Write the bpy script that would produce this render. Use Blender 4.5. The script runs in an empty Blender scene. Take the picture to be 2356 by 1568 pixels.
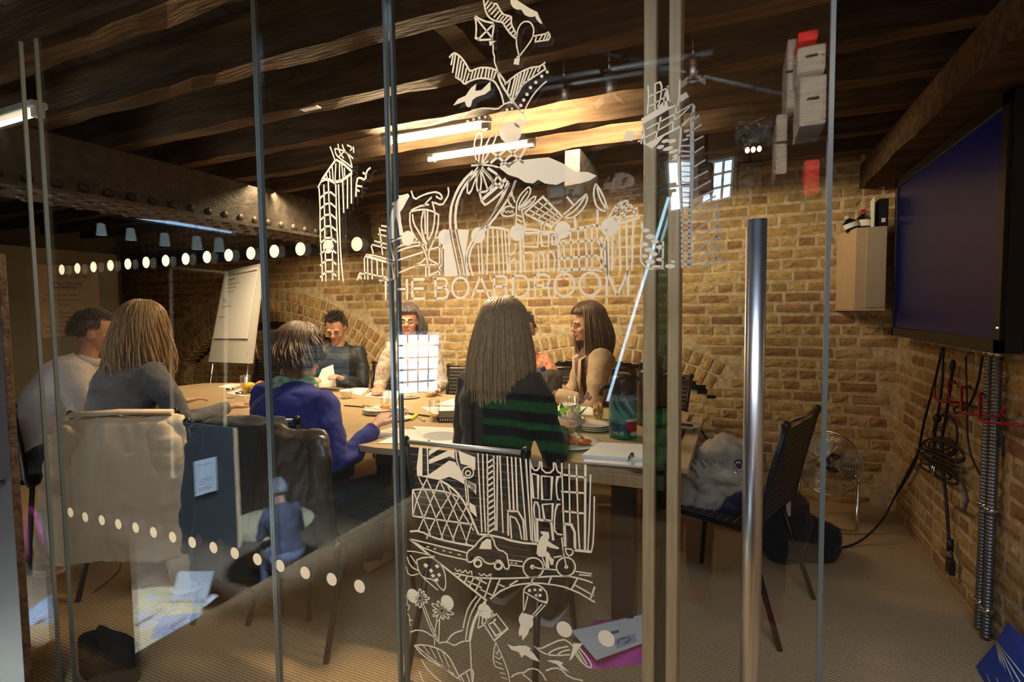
import bpy, bmesh, math, random
import numpy as np
from mathutils import Vector, Matrix, noise
from mathutils.geometry import tessellate_polygon
random.seed(7)
S = bpy.context.scene
COL = S.collection

# ---------------------------------------------------------------- camera
FPX, CX, CY, H = 1195.0, 1178.0, 784.0, 1.32
_L = np.array([-1560-CX, 747-CY, FPX]); _R = np.array([1692-CX, 711-CY, FPX])
_x = -_L/np.linalg.norm(_L); _y = _R/np.linalg.norm(_R)
_c = _x@_y; _x = _x-_c/2*_y; _y = _y-_c/2*_x; _x /= np.linalg.norm(_x); _y -= (_x@_y)*_x; _y /= np.linalg.norm(_y)
RW = np.array([_x, _y, np.cross(_x, _y)])
def ray(x, y): return RW@np.array([x-CX, y-CY, FPX])
def onY(x, y, v):
    d = ray(x, y); return Vector(d*(v/d[1]))+Vector((0, 0, H))
def onX(x, y, v):
    d = ray(x, y); return Vector(d*(v/d[0]))+Vector((0, 0, H))
def onZ(x, y, v):
    d = ray(x, y); return Vector(d*((v-H)/d[2]))+Vector((0, 0, H))
G = 1.0
def refl(x, y, yv):            # a point of the hall behind the camera that the glass shows at this pixel
    p = onY(x, y, yv); p.y = 2*G-p.y; return p
cd = bpy.data.cameras.new('camera'); cam = bpy.data.objects.new('camera', cd); COL.objects.link(cam)
cd.sensor_width = 36; cd.lens = FPX/2356*36; cd.clip_start = .02; cd.clip_end = 200
M = Matrix([[RW[i][0], -RW[i][1], -RW[i][2], 0] for i in range(3)]+[[0, 0, 0, 1]])
M[2][3] = H
cam.matrix_world = M
S.camera = cam

# ---------------------------------------------------------------- world, lights, exposure
S.view_settings.view_transform = 'Standard'
try: S.view_settings.look = 'None'
except Exception: pass
S.view_settings.gamma = 1; S.view_settings.use_curve_mapping = False
S.view_settings.exposure = 0.0
S.cycles.max_bounces = 10; S.cycles.transparent_max_bounces = 24; S.cycles.glossy_bounces = 5
S.cycles.diffuse_bounces = 4; S.cycles.sample_clamp_indirect = 6; S.cycles.caustics_reflective = False; S.cycles.caustics_refractive = False
W = bpy.data.worlds.new('world'); S.world = W; W.use_nodes = True
W.node_tree.nodes['Background'].inputs[0].default_value = (.35, .55, 1, 1)
W.node_tree.nodes['Background'].inputs[1].default_value = .02
def area(name, loc, rot, sx, sy, power, col, spread=180):
    l = bpy.data.lights.new(name, 'AREA'); l.shape = 'RECTANGLE'; l.size = sx; l.size_y = sy; l.energy = power; l.color = col; l.spread = math.radians(spread)
    o = bpy.data.objects.new(name, l); o.location = loc; o.rotation_euler = rot; COL.objects.link(o); return o
DAY = (.60, .78, 1.0)
# daylight entering the hall behind the camera: roof lights over the sunken floor, and the gable window
area('roof_daylight', (-3.0, .15, 3.7), Vector((1.55, .55, 4.9)).to_track_quat('Z', 'Y').to_euler(), 1.2, .7, 2600, DAY, 62)
area('roof_daylight', (-2.6, .15, 3.7), Vector((2.6, 3.2, 5.0)).to_track_quat('Z', 'Y').to_euler(), 1.2, .6, 450, DAY, 70)
area('side_daylight_fill', (1.5, -.8, 1.75), Vector((3.3, -2.2, .9)).to_track_quat('Z', 'Y').to_euler(), 1.0, 1.4, 34, DAY, 100)  # added out of view to light the glass front; no window stands here
area('hall_roof_fill', (-.3, -1.0, 2.6), Vector((0, .75, -.65)).to_track_quat('Z', 'Y').to_euler(), 2.4, .5, 420, (1, .82, .64))  # unseen warm lamp added to brighten the roof planks and boxes
area('gable_daylight', (-4.6, -6.1, 1.4), (math.radians(90), 0, math.radians(180)), 3.4, 2.2, 90, DAY)
area('landing_daylight_fill', (.1, -.62, 3.3), (math.radians(40), 0, 0), 2.0, .5, 50, DAY, 150)  # unseen lamp added above the landing to light the glass front
WARM = (1.0, .74, .44)
# unseen warm fill lamps added between the joists to light table and wall
for (x, y, p) in ((-1.8, 2.45, 12), (-2.9, 2.75, 18), (-3.9, 2.6, 13), (-1.8, 2.75, 8)):
    area('joist_fill', (x, y, 2.235), (0, 0, 0), 1.0, .12, p, WARM, 140)

# what the two strip lamps throw towards the glass and towards the back wall
area('lamp_throw', (-1.45, 2.34, 2.22), Vector((-.1, 1, .5)).to_track_quat('Z', 'Y').to_euler(), .6, .05, 33, WARM, 110)
area('lamp_throw', (-1.7, 2.76, 2.22), Vector((.1, -1, 2.0)).to_track_quat('Z', 'Y').to_euler(), .9, .05, 13, WARM, 100)
area('lamp_throw', (-3.2, 2.9, 2.22), Vector((.1, -1, 1.9)).to_track_quat('Z', 'Y').to_euler(), .9, .05, 18, WARM, 105)
# ---------------------------------------------------------------- materials
def mat(name, col=(.5, .5, .5), rough=.6, metal=0, spec=.5, scale=0, var=.0, stretch=(1, 1, 1), bump=0, bscale=60, sheen=0, emis=None, es=0, alpha=None, col2=None, island=False, trans=0, coat=0):
    m = bpy.data.materials.new(name); m.use_nodes = True
    nt = m.node_tree; b = nt.nodes['Principled BSDF']; N = nt.nodes.new; L = nt.links.new
    b.inputs['Base Color'].default_value = (*col, 1); b.inputs['Roughness'].default_value = rough
    b.inputs['Metallic'].default_value = metal; b.inputs['Specular IOR Level'].default_value = spec
    if sheen: b.inputs['Sheen Weight'].default_value = sheen
    if coat: b.inputs['Coat Weight'].default_value = coat
    if trans: b.inputs['Transmission Weight'].default_value = trans
    if emis: b.inputs['Emission Color'].default_value = (*emis, 1); b.inputs['Emission Strength'].default_value = es
    if scale:
        tc = N('ShaderNodeTexCoord'); mp = N('ShaderNodeMapping'); mp.inputs['Scale'].default_value = stretch
        L(tc.outputs['Object'], mp.inputs[0])
        n = N('ShaderNodeTexNoise'); n.inputs['Scale'].default_value = scale; n.inputs['Detail'].default_value = 6
        L(mp.outputs[0], n.inputs['Vector'])
        r = N('ShaderNodeValToRGB'); r.color_ramp.elements[0].position = .3; r.color_ramp.elements[1].position = .7
        c2 = col2 or tuple(min(1, c*(1+var)) for c in col)
        c1 = col if col2 else tuple(c*(1-var) for c in col)
        r.color_ramp.elements[0].color = (*c1, 1); r.color_ramp.elements[1].color = (*c2, 1)
        L(n.outputs['Fac'], r.inputs[0]); L(r.outputs[0], b.inputs['Base Color'])
    if bump:
        tc = N('ShaderNodeTexCoord'); mp = N('ShaderNodeMapping'); mp.inputs['Scale'].default_value = stretch
        L(tc.outputs['Object'], mp.inputs[0])
        n = N('ShaderNodeTexNoise'); n.inputs['Scale'].default_value = bscale; n.inputs['Detail'].default_value = 5
        L(mp.outputs[0], n.inputs['Vector'])
        bp = N('ShaderNodeBump'); bp.inputs['Strength'].default_value = bump; bp.inputs['Distance'].default_value = .01
        L(n.outputs['Fac'], bp.inputs['Height']); L(bp.outputs[0], b.inputs['Normal'])
    return m
def brick_mat():
    m = bpy.data.materials.new('stock_brick'); m.use_nodes = True; nt = m.node_tree; b = nt.nodes['Principled BSDF']; N = nt.nodes.new; L = nt.links.new
    oi = N('ShaderNodeObjectInfo'); g = N('ShaderNodeNewGeometry'); ad = N('ShaderNodeMath'); ad.operation = 'ADD'
    L(oi.outputs['Random'], ad.inputs[0]); L(g.outputs['Random Per Island'], ad.inputs[1])
    fr = N('ShaderNodeMath'); fr.operation = 'FRACT'; L(ad.outputs[0], fr.inputs[0])
    r = N('ShaderNodeValToRGB'); e = r.color_ramp; L(fr.outputs[0], r.inputs[0])
    cols = [(0, (.46, .29, .12)), (.2, (.57, .37, .15)), (.38, (.38, .25, .11)), (.55, (.62, .43, .19)), (.7, (.46, .31, .13)), (.82, (.34, .19, .09)), (.9, (.40, .20, .10)), (1, (.48, .34, .15))]
    e.elements[0].position = 0; e.elements[0].color = (*cols[0][1], 1); e.elements[1].position = 1; e.elements[1].color = (*cols[-1][1], 1)
    for p, c in cols[1:-1]:
        k = e.elements.new(p); k.color = (*c, 1)
    tc = N('ShaderNodeNewGeometry')
    n = N('ShaderNodeTexNoise'); n.inputs['Scale'].default_value = 14; n.inputs['Detail'].default_value = 8; n.inputs['Roughness'].default_value = .7; L(tc.outputs['Position'], n.inputs['Vector'])
    mr = N('ShaderNodeMapRange'); mr.inputs[1].default_value = .3; mr.inputs[2].default_value = .7; mr.inputs[3].default_value = .55; mr.inputs[4].default_value = 1.25; L(n.outputs['Fac'], mr.inputs[0])
    mx = N('ShaderNodeMix'); mx.data_type = 'RGBA'; mx.blend_type = 'MULTIPLY'; mx.inputs[0].default_value = 1
    L(r.outputs[0], mx.inputs[6]); L(mr.outputs[0], mx.inputs[7])
    n3 = N('ShaderNodeTexNoise'); n3.inputs['Scale'].default_value = 60; n3.inputs['Detail'].default_value = 3; L(tc.outputs['Position'], n3.inputs['Vector'])
    r3 = N('ShaderNodeMapRange'); r3.inputs[1].default_value = .62; r3.inputs[2].default_value = .72; L(n3.outputs['Fac'], r3.inputs[0])
    m2 = N('ShaderNodeMix'); m2.data_type = 'RGBA'; L(r3.outputs[0], m2.inputs[0]); L(mx.outputs[2], m2.inputs[6]); m2.inputs[7].default_value = (.12, .07, .03, 1)
    L(m2.outputs[2], b.inputs['Base Color']); b.inputs['Roughness'].default_value = .9; b.inputs['Specular IOR Level'].default_value = .2
    bp = N('ShaderNodeBump'); bp.inputs['Strength'].default_value = .6; bp.inputs['Distance'].default_value = .008; L(n.outputs['Fac'], bp.inputs['Height']); L(bp.outputs[0], b.inputs['Normal'])
    return m
def glass_mat(name, f0=.045, tint=(.965, .98, .97)):
    m = bpy.data.materials.new(name); m.use_nodes = True; nt = m.node_tree; N = nt.nodes.new; L = nt.links.new
    nt.nodes.remove(nt.nodes['Principled BSDF']); out = nt.nodes['Material Output']
    lw = N('ShaderNodeLayerWeight'); lw.inputs[0].default_value = .5
    p = N('ShaderNodeMath'); p.operation = 'POWER'; L(lw.outputs['Facing'], p.inputs[0]); p.inputs[1].default_value = 4.5
    mr = N('ShaderNodeMapRange'); L(p.outputs[0], mr.inputs[0]); mr.inputs[3].default_value = f0; mr.inputs[4].default_value = .95
    t = N('ShaderNodeBsdfTransparent'); t.inputs[0].default_value = (*tint, 1)
    gl = N('ShaderNodeBsdfGlossy'); gl.inputs['Roughness'].default_value = 0
    mx = N('ShaderNodeMixShader'); L(mr.outputs[0], mx.inputs[0]); L(t.outputs[0], mx.inputs[1]); L(gl.outputs[0], mx.inputs[2]); L(mx.outputs[0], out.inputs[0])
    return m
def film_mat():
    m = bpy.data.materials.new('etched_film'); m.use_nodes = True; nt = m.node_tree; N = nt.nodes.new; L = nt.links.new
    nt.nodes.remove(nt.nodes['Principled BSDF']); out = nt.nodes['Material Output']
    d = N('ShaderNodeBsdfDiffuse'); d.inputs[0].default_value = (.78, .78, .75, 1)
    t = N('ShaderNodeBsdfTranslucent'); t.inputs[0].default_value = (.95, .95, .93, 1)
    mx = N('ShaderNodeMixShader'); mx.inputs[0].default_value = .68; L(d.outputs[0], mx.inputs[1]); L(t.outputs[0], mx.inputs[2])
    rf = N('ShaderNodeBsdfRefraction'); rf.inputs['Roughness'].default_value = .55; rf.inputs['IOR'].default_value = 1.04; rf.inputs[0].default_value = (.97, .97, .95, 1)
    m3 = N('ShaderNodeMixShader'); m3.inputs[0].default_value = .06; L(mx.outputs[0], m3.inputs[1]); L(rf.outputs[0], m3.inputs[2]); mx = m3
    tr = N('ShaderNodeBsdfTransparent'); m2 = N('ShaderNodeMixShader'); m2.inputs[0].default_value = .94
    L(tr.outputs[0], m2.inputs[1]); L(mx.outputs[0], m2.inputs[2]); L(m2.outputs[0], out.inputs[0])
    return m
def carpet_mat():
    m = mat('sisal_carpet', (.40, .29, .17), .95, spec=.1); nt = m.node_tree; N = nt.nodes.new; L = nt.links.new; b = nt.nodes['Principled BSDF']
    tc = N('ShaderNodeTexCoord'); w = N('ShaderNodeTexWave'); w.bands_direction = 'Y'; w.inputs['Scale'].default_value = 26; w.inputs['Distortion'].default_value = 1.2; w.inputs['Detail'].default_value = 2
    L(tc.outputs['Object'], w.inputs['Vector'])
    n = N('ShaderNodeTexNoise'); n.inputs['Scale'].default_value = 160; n.inputs['Detail'].default_value = 4; L(tc.outputs['Object'], n.inputs['Vector'])
    a = N('ShaderNodeMath'); a.operation = 'MULTIPLY'; L(w.outputs['Fac'], a.inputs[0]); L(n.outputs['Fac'], a.inputs[1])
    r = N('ShaderNodeValToRGB'); r.color_ramp.elements[0].color = (.28, .19, .10, 1); r.color_ramp.elements[1].color = (.68, .49, .27, 1); r.color_ramp.elements[1].position = .6; L(a.outputs[0], r.inputs[0]); L(r.outputs[0], b.inputs['Base Color'])
    bp = N('ShaderNodeBump'); bp.inputs['Strength'].default_value = .6; bp.inputs['Distance'].default_value = .004; L(a.outputs[0], bp.inputs['Height']); L(bp.outputs[0], b.inputs['Normal'])
    return m
BRICK = brick_mat(); CARPET = carpet_mat(); GLASS = glass_mat('pane_glass', .06); TUMBLER = glass_mat('tumbler_glass', .06, (.97, .98, .98)); FILM = film_mat()
MORTAR = mat('lime_mortar', (.56, .44, .28), .95, scale=30, var=.3, bump=.5, bscale=40)
TIMBER = mat('old_timber', (.035, .019, .010), .9, scale=9, stretch=(.35, 3, 3), col2=(.115, .068, .035), spec=.2, bump=.6, bscale=22)
BOARD = mat('ceiling_board', (.03, .018, .012), .9, scale=6, stretch=(3, .4, 3), col2=(.06, .04, .025), bump=.4)
STEEL = mat('painted_iron', (.055, .045, .038), .5, metal=.3, scale=18, col2=(.12, .095, .075), bump=.4, bscale=50)
OAK = mat('oak', (.40, .26, .13), .5, scale=14, stretch=(12, 12, .5), col2=(.54, .38, .20), bump=.15)
BEECH = mat('blond_table_wood', (.44, .31, .17), .4, scale=7, stretch=(.6, 6, 6), col2=(.52, .38, .22))
BLACKPL = mat('black_mesh', (.012, .012, .014), .45, spec=.5)
BLACKMET = mat('black_metal', (.015, .015, .016), .35, metal=.4)
CHROME = mat('chrome', (.75, .75, .76), .15, metal=1)
BRUSHED = mat('brushed_steel', (.62, .64, .67), .28, metal=1, scale=300, var=.06, stretch=(1, 1, .02))
EDGE = mat('glass_edge', (.19, .22, .21), .18, metal=.35, spec=.8)
WHITEP = mat('white_paper', (.86, .85, .83), .7)
INK = mat('dark_ink', (.04, .04, .07), .8)
GREYINK = mat('grey_print', (.50, .50, .52), .8)
CHINA = mat('white_china', (.85, .84, .80), .15, coat=.4)

# ---------------------------------------------------------------- mesh helpers
class MB:
    def __init__(s): s.v = []; s.f = []; s.m = []; s.cur = 0; s.sm = []
    def add(s, vs, fs, smooth=False):
        o = len(s.v); s.v += [Vector(p) for p in vs]; s.f += [tuple(i+o for i in f) for f in fs]; s.m += [s.cur]*len(fs); s.sm += [smooth]*len(fs); return s
    def box(s, a, b, mtx=None):
        x0, y0, z0 = a; x1, y1, z1 = b
        vs = [Vector(p) for p in ((x0, y0, z0), (x1, y0, z0), (x1, y1, z0), (x0, y1, z0), (x0, y0, z1), (x1, y0, z1), (x1, y1, z1), (x0, y1, z1))]
        if mtx: vs = [mtx@v for v in vs]
        return s.add(vs, [(0, 3, 2, 1), (4, 5, 6, 7), (0, 1, 5, 4), (1, 2, 6, 5), (2, 3, 7, 6), (3, 0, 4, 7)])
    def cbox(s, a, b, c=.004, mtx=None):     # chamfered box: 3 inset slabs hull
        x0, y0, z0 = a; x1, y1, z1 = b; vs = []; rings = []
        for z, i in ((z0, c), (z0+c, 0), (z1-c, 0), (z1, c)):
            r = []
            for (x, y) in ((x0+i+c*(i == 0), y0+i), (x1-i-c*(i == 0), y0+i), (x1-i, y0+i+c*(i == 0)), (x1-i, y1-i-c*(i == 0)), (x1-i-c*(i == 0), y1-i), (x0+i+c*(i == 0), y1-i), (x0+i, y1-i-c*(i == 0)), (x0+i, y0+i+c*(i == 0))):
                r.append(len(vs)); vs.append(Vector((x, y, z)))
            rings.append(r)
        if mtx: vs = [mtx@v for v in vs]
        fs = [tuple(reversed(rings[0])), tuple(rings[-1])]
        for a_, b_ in zip(rings, rings[1:]):
            for i in range(8): j = (i+1) % 8; fs.append((a_[i], a_[j], b_[j], b_[i]))
        return s.add(vs, fs)
    def prism(s, pts, z0, z1, mtx=None):
        n = len(pts); vs = [Vector((p[0], p[1], z0)) for p in pts]+[Vector((p[0], p[1], z1)) for p in pts]
        t = tessellate_polygon([[Vector((p[0], p[1], 0)) for p in pts]])
        area2 = sum(pts[i][0]*pts[(i+1) % n][1]-pts[(i+1) % n][0]*pts[i][1] for i in range(n))
        fs = []
        for a, b, c in t:
            q = (pts[b][0]-pts[a][0])*(pts[c][1]-pts[a][1])-(pts[b][1]-pts[a][1])*(pts[c][0]-pts[a][0])
            if q < 0: a, c = c, a
            fs += [(c, b, a), (a+n, b+n, c+n)]
        for i in range(n):
            j = (i+1) % n; fs.append((i, j, j+n, i+n) if area2 > 0 else (j, i, i+n, j+n))
        if mtx: vs = [mtx@v for v in vs]
        return s.add(vs, fs)
    def tube(s, path, r, n=8, cap=True, ry=None, up=None, closed=False, smooth=True):
        path = [Vector(p) for p in path]; k = len(path)
        rs = r if isinstance(r, (list, tuple)) else [r]*k
        ryl = ry if isinstance(ry, (list, tuple)) else [ry]*k
        vs = []; prev = None
        for i, p in enumerate(path):
            a = path[i-1] if (i > 0 or closed) else path[0]; b = path[(i+1) % k] if (i < k-1 or closed) else path[-1]
            t = (b-a);
            if t.length < 1e-9: t = Vector((0, 0, 1))
            t.normalize()
            if up is not None: u = Vector(up)
            else: u = prev if prev is not None else (Vector((0, 0, 1)) if abs(t.z) < .9 else Vector((0, 1, 0)))
            sd = t.cross(u);
            if sd.length < 1e-6: sd = t.orthogonal()
            sd.normalize(); uu = sd.cross(t); uu.normalize(); prev = uu
            for q in range(n):
                an = 2*math.pi*q/n; vs.append(p+sd*(math.cos(an)*rs[i])+uu*(math.sin(an)*(ryl[i] if ryl[i] is not None else rs[i])))
        fs = []
        rng = range(k) if closed else range(k-1)
        for i in rng:
            i2 = (i+1) % k
            for q in range(n): q2 = (q+1) % n; fs.append((i*n+q, i2*n+q, i2*n+q2, i*n+q2))
        s.add(vs, fs, smooth)
        if cap and not closed:
            o = len(s.v)-len(vs); s.f += [tuple(o+q for q in range(n)), tuple(o+(k-1)*n+q for q in reversed(range(n)))]; s.m += [s.cur]*2; s.sm += [False]*2
        return s
    def lathe(s, prof, n=24, c=(0, 0, 0), mtx=None):
        vs = []; c = Vector(c)
        for r, z in prof:
            for q in range(n): an = 2*math.pi*q/n; vs.append(Vector((r*math.cos(an), r*math.sin(an), z))+c)
        if mtx: vs = [mtx@v for v in vs]
        fs = []
        for i in range(len(prof)-1):
            for q in range(n): q2 = (q+1) % n; fs.append((i*n+q, i*n+q2, (i+1)*n+q2, (i+1)*n+q))
        return s.add(vs, fs, True)
    def ell(s, c, r, n=16, m=10, mtx=None):
        vs = []; c = Vector(c)
        for i in range(m+1):
            t = math.pi*i/m
            for q in range(n): a = 2*math.pi*q/n; vs.append(c+Vector((r[0]*math.sin(t)*math.cos(a), r[1]*math.sin(t)*math.sin(a), r[2]*math.cos(t))))
        if mtx: vs = [mtx@v for v in vs]
        fs = [(i*n+q, (i+1)*n+q, (i+1)*n+(q+1) % n, i*n+(q+1) % n) for i in range(m) for q in range(n)]
        return s.add(vs, fs, True)
    def mesh(s, name, mats):
        me = bpy.data.meshes.new(name); me.from_pydata([tuple(v) for v in s.v], [], s.f); me.update()
        if not isinstance(mats, (list, tuple)): mats = [mats]
        for m in mats: me.materials.append(m)
        me.polygons.foreach_set('material_index', s.m); me.polygons.foreach_set('use_smooth', s.sm); me.update()
        return me
    def build(s, name, mats, parent=None, world=False, **k):
        if world and parent is not None:
            im = parent_matrix(parent).inverted(); s.v = [im@v for v in s.v]
        return link(name, s.mesh(name, mats), parent, **k)
def parent_matrix(o):
    m = Matrix.LocRotScale(o.location, o.rotation_euler, o.scale)
    return parent_matrix(o.parent)@m if o.parent else m
def tag(o, label=None, cat=None, group=None, kind=None):
    if label: o['label'] = label
    if cat: o['category'] = cat
    if group: o['group'] = group
    if kind: o['kind'] = kind
    return o
def link(name, data, parent=None, label=None, cat=None, group=None, kind=None, loc=None, rot=None):
    o = bpy.data.objects.new(name, data); COL.objects.link(o)
    if parent: o.parent = parent
    if loc: o.location = loc
    if rot: o.rotation_euler = rot
    return tag(o, label, cat, group, kind)
def thing(name, label, cat, loc=(0, 0, 0), rz=0, group=None):
    return link(name, None, None, label, cat, group, None, loc, (0, 0, rz))
def kids(o): return [c for c in bpy.data.objects if c.parent == o]
def copy_tree(root, loc=None, rz=None, label=None, group=None):
    def rec(o, par):
        c = o.copy(); COL.objects.link(c); c.parent = par
        for ch in CH.get(o.name, []): rec(ch, c)
        return c
    CH = {}
    for o in bpy.data.objects:
        if o.parent: CH.setdefault(o.parent.name, []).append(o)
    r = rec(root, None)
    if loc is not None: r.location = loc
    if rz is not None: r.rotation_euler = (0, 0, rz)
    if label: r['label'] = label
    if group: r['group'] = group
    return r
def rot2(a): return Matrix.Rotation(a, 4, 'Z')

# ---------------------------------------------------------------- the setting
XR, YB, XL, ZC = .95, 4.05, -7.2, 2.47
MB().box((XL, G-.02, -.1), (XR+.3, YB+.4, 0)).build('floor', CARPET, kind='structure')
land = MB().box((-2.15, -1.3, -.12), (1.6, G-.021, 0)).build('floor', CARPET, kind='structure')
# back wall: mortar bed with two relieving arches
ARCH = [(-4.6, 1.25, 2.21, 1.40, 3), (-1.02, .93, 1.95, .86, 2)]   # centre x, crown z, radius, half span, rings
def arch_open(x):           # height of the intrados at x (or None)
    for cx, zc, r, hs, nr in ARCH:
        if abs(x-cx) < hs: return zc-r+math.sqrt(r*r-(x-cx)**2)
    return None
def in_ring(x, z, pad=0):
    for cx, zc, r, hs, nr in ARCH:
        d = math.hypot(x-cx, z-(zc-r))
        if abs(math.atan2(x-cx, z-(zc-r))) < math.asin(hs/r)+.02 and r-.0 <= d < r+nr*.112+pad: return True
    return False
wall = MB()
NX = 120
for i in range(NX):
    x0 = XL+(XR-XL)*i/NX; x1 = XL+(XR-XL)*(i+1)/NX; xm = (x0+x1)/2; a = arch_open(xm)
    z0 = a if a else 0
    wall.box((x0, YB, z0), (x1, YB+.16, ZC))
    if a: wall.box((x0, YB+.12, 0), (x1, YB+.16, a-.09 if a > .5 else 0.02)); wall.box((x0, YB+.36, 0), (x1, YB+.4, a+.2))
wall.box((XL, YB+.40, 0), (XR, YB+.42, ZC)); wall_back = wall.build('wall_back', MORTAR, kind='structure')
wall_right = MB().box((XR, -1.3, 0), (XR+.3, YB+.16, ZC)).build('wall_right', MORTAR, kind='structure')
wall_left = MB().box((XL-.1, G, 0), (XL, YB+.16, ZC)).build('wall_left', mat('cream_wall', (.55, .50, .38), .8, scale=3, var=.08), kind='structure')
def brick_mesh(L, Hh, D=.009, seed=0):
    rnd = random.Random(seed); b = MB(); j = lambda a: rnd.uniform(-a, a)
    # front faces -Y, rough pillowed face of 12 vertices
    nx = 3; vs = []; c = .006
    for iz in range(3):
        for ix in range(nx+1):
            x = -L/2+L*ix/nx; z = -Hh/2+Hh*iz/2; e = (ix in (0, nx)) or iz in (0, 2)
            vs.append((x+(c*(1 if ix == 0 else -1 if ix == nx else 0))+j(.003), -D+(.006 if e else 0)+j(.003), z+(c*(1 if iz == 0 else -1 if iz == 2 else 0))+j(.002)))
    fs = [(iz*(nx+1)+ix, iz*(nx+1)+ix+1, (iz+1)*(nx+1)+ix+1, (iz+1)*(nx+1)+ix) for iz in range(2) for ix in range(nx)]
    ring = [0, 1, 2, 3, 7, 11, 10, 9, 8, 4]
    o = len(vs)
    for k in ring: x, y, z = vs[k]; vs.append((x*1.03, 0.006, z*1.05))
    for a in range(len(ring)): b2 = (a+1) % len(ring); fs.append((ring[a], o+a, o+b2, ring[b2]))
    b.add(vs, fs, False); return b
class BrickSet:
    def __init__(s, parent, limit): s.p = parent; s.todo = []; s.limit = limit; s.cache = {}
    def put(s, mtx, L, Hh, prio): s.todo.append((prio, len(s.todo), mtx, L, Hh))
    def flush(s):
        s.todo.sort(key=lambda t: (-t[0], t[1])); rest = MB()
        for i, (pr, _, mtx, L, Hh) in enumerate(s.todo):
            key = (round(L, 3), round(Hh, 3), random.randrange(5))
            if i < s.limit:
                if key not in s.cache: s.cache[key] = brick_mesh(L, Hh, seed=hash(key) % 9999).mesh('brick', BRICK)
                o = bpy.data.objects.new('brick', s.cache[key]); COL.objects.link(o); o.parent = s.p; o.matrix_local = mtx
            else:
                b = brick_mesh(L, Hh, seed=i); rest.add([mtx@v for v in b.v], b.f)
        if rest.v: rest.build('brickwork', BRICK, s.p, kind='stuff')
bs = BrickSet(wall_back, 298)
CH_ = .0755
for k in range(int(ZC/CH_)):
    z = k*CH_+.036; x = XL+(.05 if k % 2 else -.06); header = k % 4 == 3
    while x < XR+.1:
        L = .215 if not header else .103
        if random.random() < .22: L = .103
        L += random.uniform(-.006, .006); xc = x+L/2; x += L+.010
        if xc-L/2 < XL or xc+L/2 > XR+.03: continue
        zz = z+random.uniform(-.003, .003)
        if in_ring(xc, zz, .035) or in_ring(xc-L/2, zz, .03) or in_ring(xc+L/2, zz, .03): continue
        m_ = Matrix.Translation((xc, YB, zz))@Matrix.Rotation(random.uniform(-.012, .012), 4, 'Y')
        Lq = .103 if L < .15 else .213
        a = arch_open(xc)
        if a and zz < a+.03:
            if zz > a-.15: continue
            m_ = Matrix.Translation((0, .12, 0))@m_
        pr = 1 if (zz > .93 and -4.1 < xc < .95 and zz < 2.1) else 0
        if xc > -.3 and zz > .4 and zz < 1.95: pr = 2
        if zz > 1.75 and pr == 1: pr = .5
        if a: pr = 0
        bs.put(m_, Lq, .064, pr-.0001*abs(xc))
for cx, zc, r, hs, nr in ARCH:
    zc0 = zc-r
    for ring in range(nr):
        rr = r+.054+ring*.112; amax = math.asin(hs/r)+.0; n = int(2*amax*rr/.078)
        for i in range(n):
            a = -amax+2*amax*(i+.5)/n
            m_ = Matrix.Translation((cx+rr*math.sin(a), YB-.004, zc0+rr*math.cos(a)))@Matrix.Rotation(a, 4, 'Y')@Matrix.Rotation(math.pi/2, 4, 'Y')
            bs.put(m_, .103, .066, 1.5 if -4 < cx+rr*math.sin(a) else .2)
bs.flush()
br = BrickSet(wall_right, 298)
for k in range(int(ZC/CH_)):
    z = k*CH_+.036; y = -1.2+(.1 if k % 2 else 0)
    while y < YB:
        L = .215 if random.random() > .25 else .103
        yc = y+L/2; y += L+.01
        if yc+L/2 > YB+.02: continue
        m_ = Matrix.Translation((XR, yc, z+random.uniform(-.003, .003)))@Matrix.Rotation(-math.pi/2, 4, 'Z')@Matrix.Rotation(random.uniform(-.012, .012), 4, 'Y')
        br.put(m_, .213 if L > .15 else .103, .064, (2 if z < 1.3 else .5)*(1 if yc > 1.9 else 0)-.01*yc)
br.flush()
# timber ceiling
def rough_beam(a, b, axis, seg=14, j=.006):
    m = MB(); x0, y0, z0 = a; x1, y1, z1 = b; vs = []; L = (x1-x0) if axis == 'x' else (y1-y0)
    for i in range(seg+1):
        t = i/seg
        q = lambda: random.uniform(-j, j)
        if axis == 'x': x = x0+L*t; r = [(x, y0+q(), z0+q()), (x, y1+q(), z0+q()), (x, y1, z1), (x, y0, z1)]
        else: y = y0+L*t; r = [(x1+q(), y, z0+q()), (x0+q(), y, z0+q()), (x0, y, z1), (x1, y, z1)]
        vs += r
    fs = [(i*4+q, i*4+(q+1) % 4, (i+1)*4+(q+1) % 4, (i+1)*4+q) for i in range(seg) for q in range(4)]+[(3, 2, 1, 0), (seg*4, seg*4+1, seg*4+2, seg*4+3)]
    fs = [tuple(reversed(f)) for f in fs]
    return m.add(vs, fs)
ceiling = MB().box((XL, .35, ZC), (XR+.3, YB+.3, ZC+.03)).build('ceiling', BOARD, kind='structure')
x = XL
while x < XR:
    w = random.uniform(.15, .19); MB().box((x+.004, .35, ZC-.022), (x+w-.004, YB, ZC-.001)).build('ceiling_board', BOARD, ceiling); x += w
for i, yb in enumerate([.775, 1.15, 1.52, 1.90, 2.27, 2.65, 3.02, 3.40, 3.78]):
    rough_beam((XL, yb-.085, 2.25), (XR+.1, yb, ZC-.02), 'x', 60).build('joist', TIMBER, ceiling)
rough_beam((-.95, 1.50, 2.27), (-.87, 1.82, 2.36), 'y', 3).build('strut', TIMBER, ceiling)
rough_beam((-.93, 2.95, 2.05), (-.84, 3.36, 2.25), 'y', 3).build('strut', STEEL, ceiling)
rough_beam((.72, 1.3, 2.09), (XR+.05, YB, 2.245), 'y', 24).build('wall_plate', TIMBER, ceiling)
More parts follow.
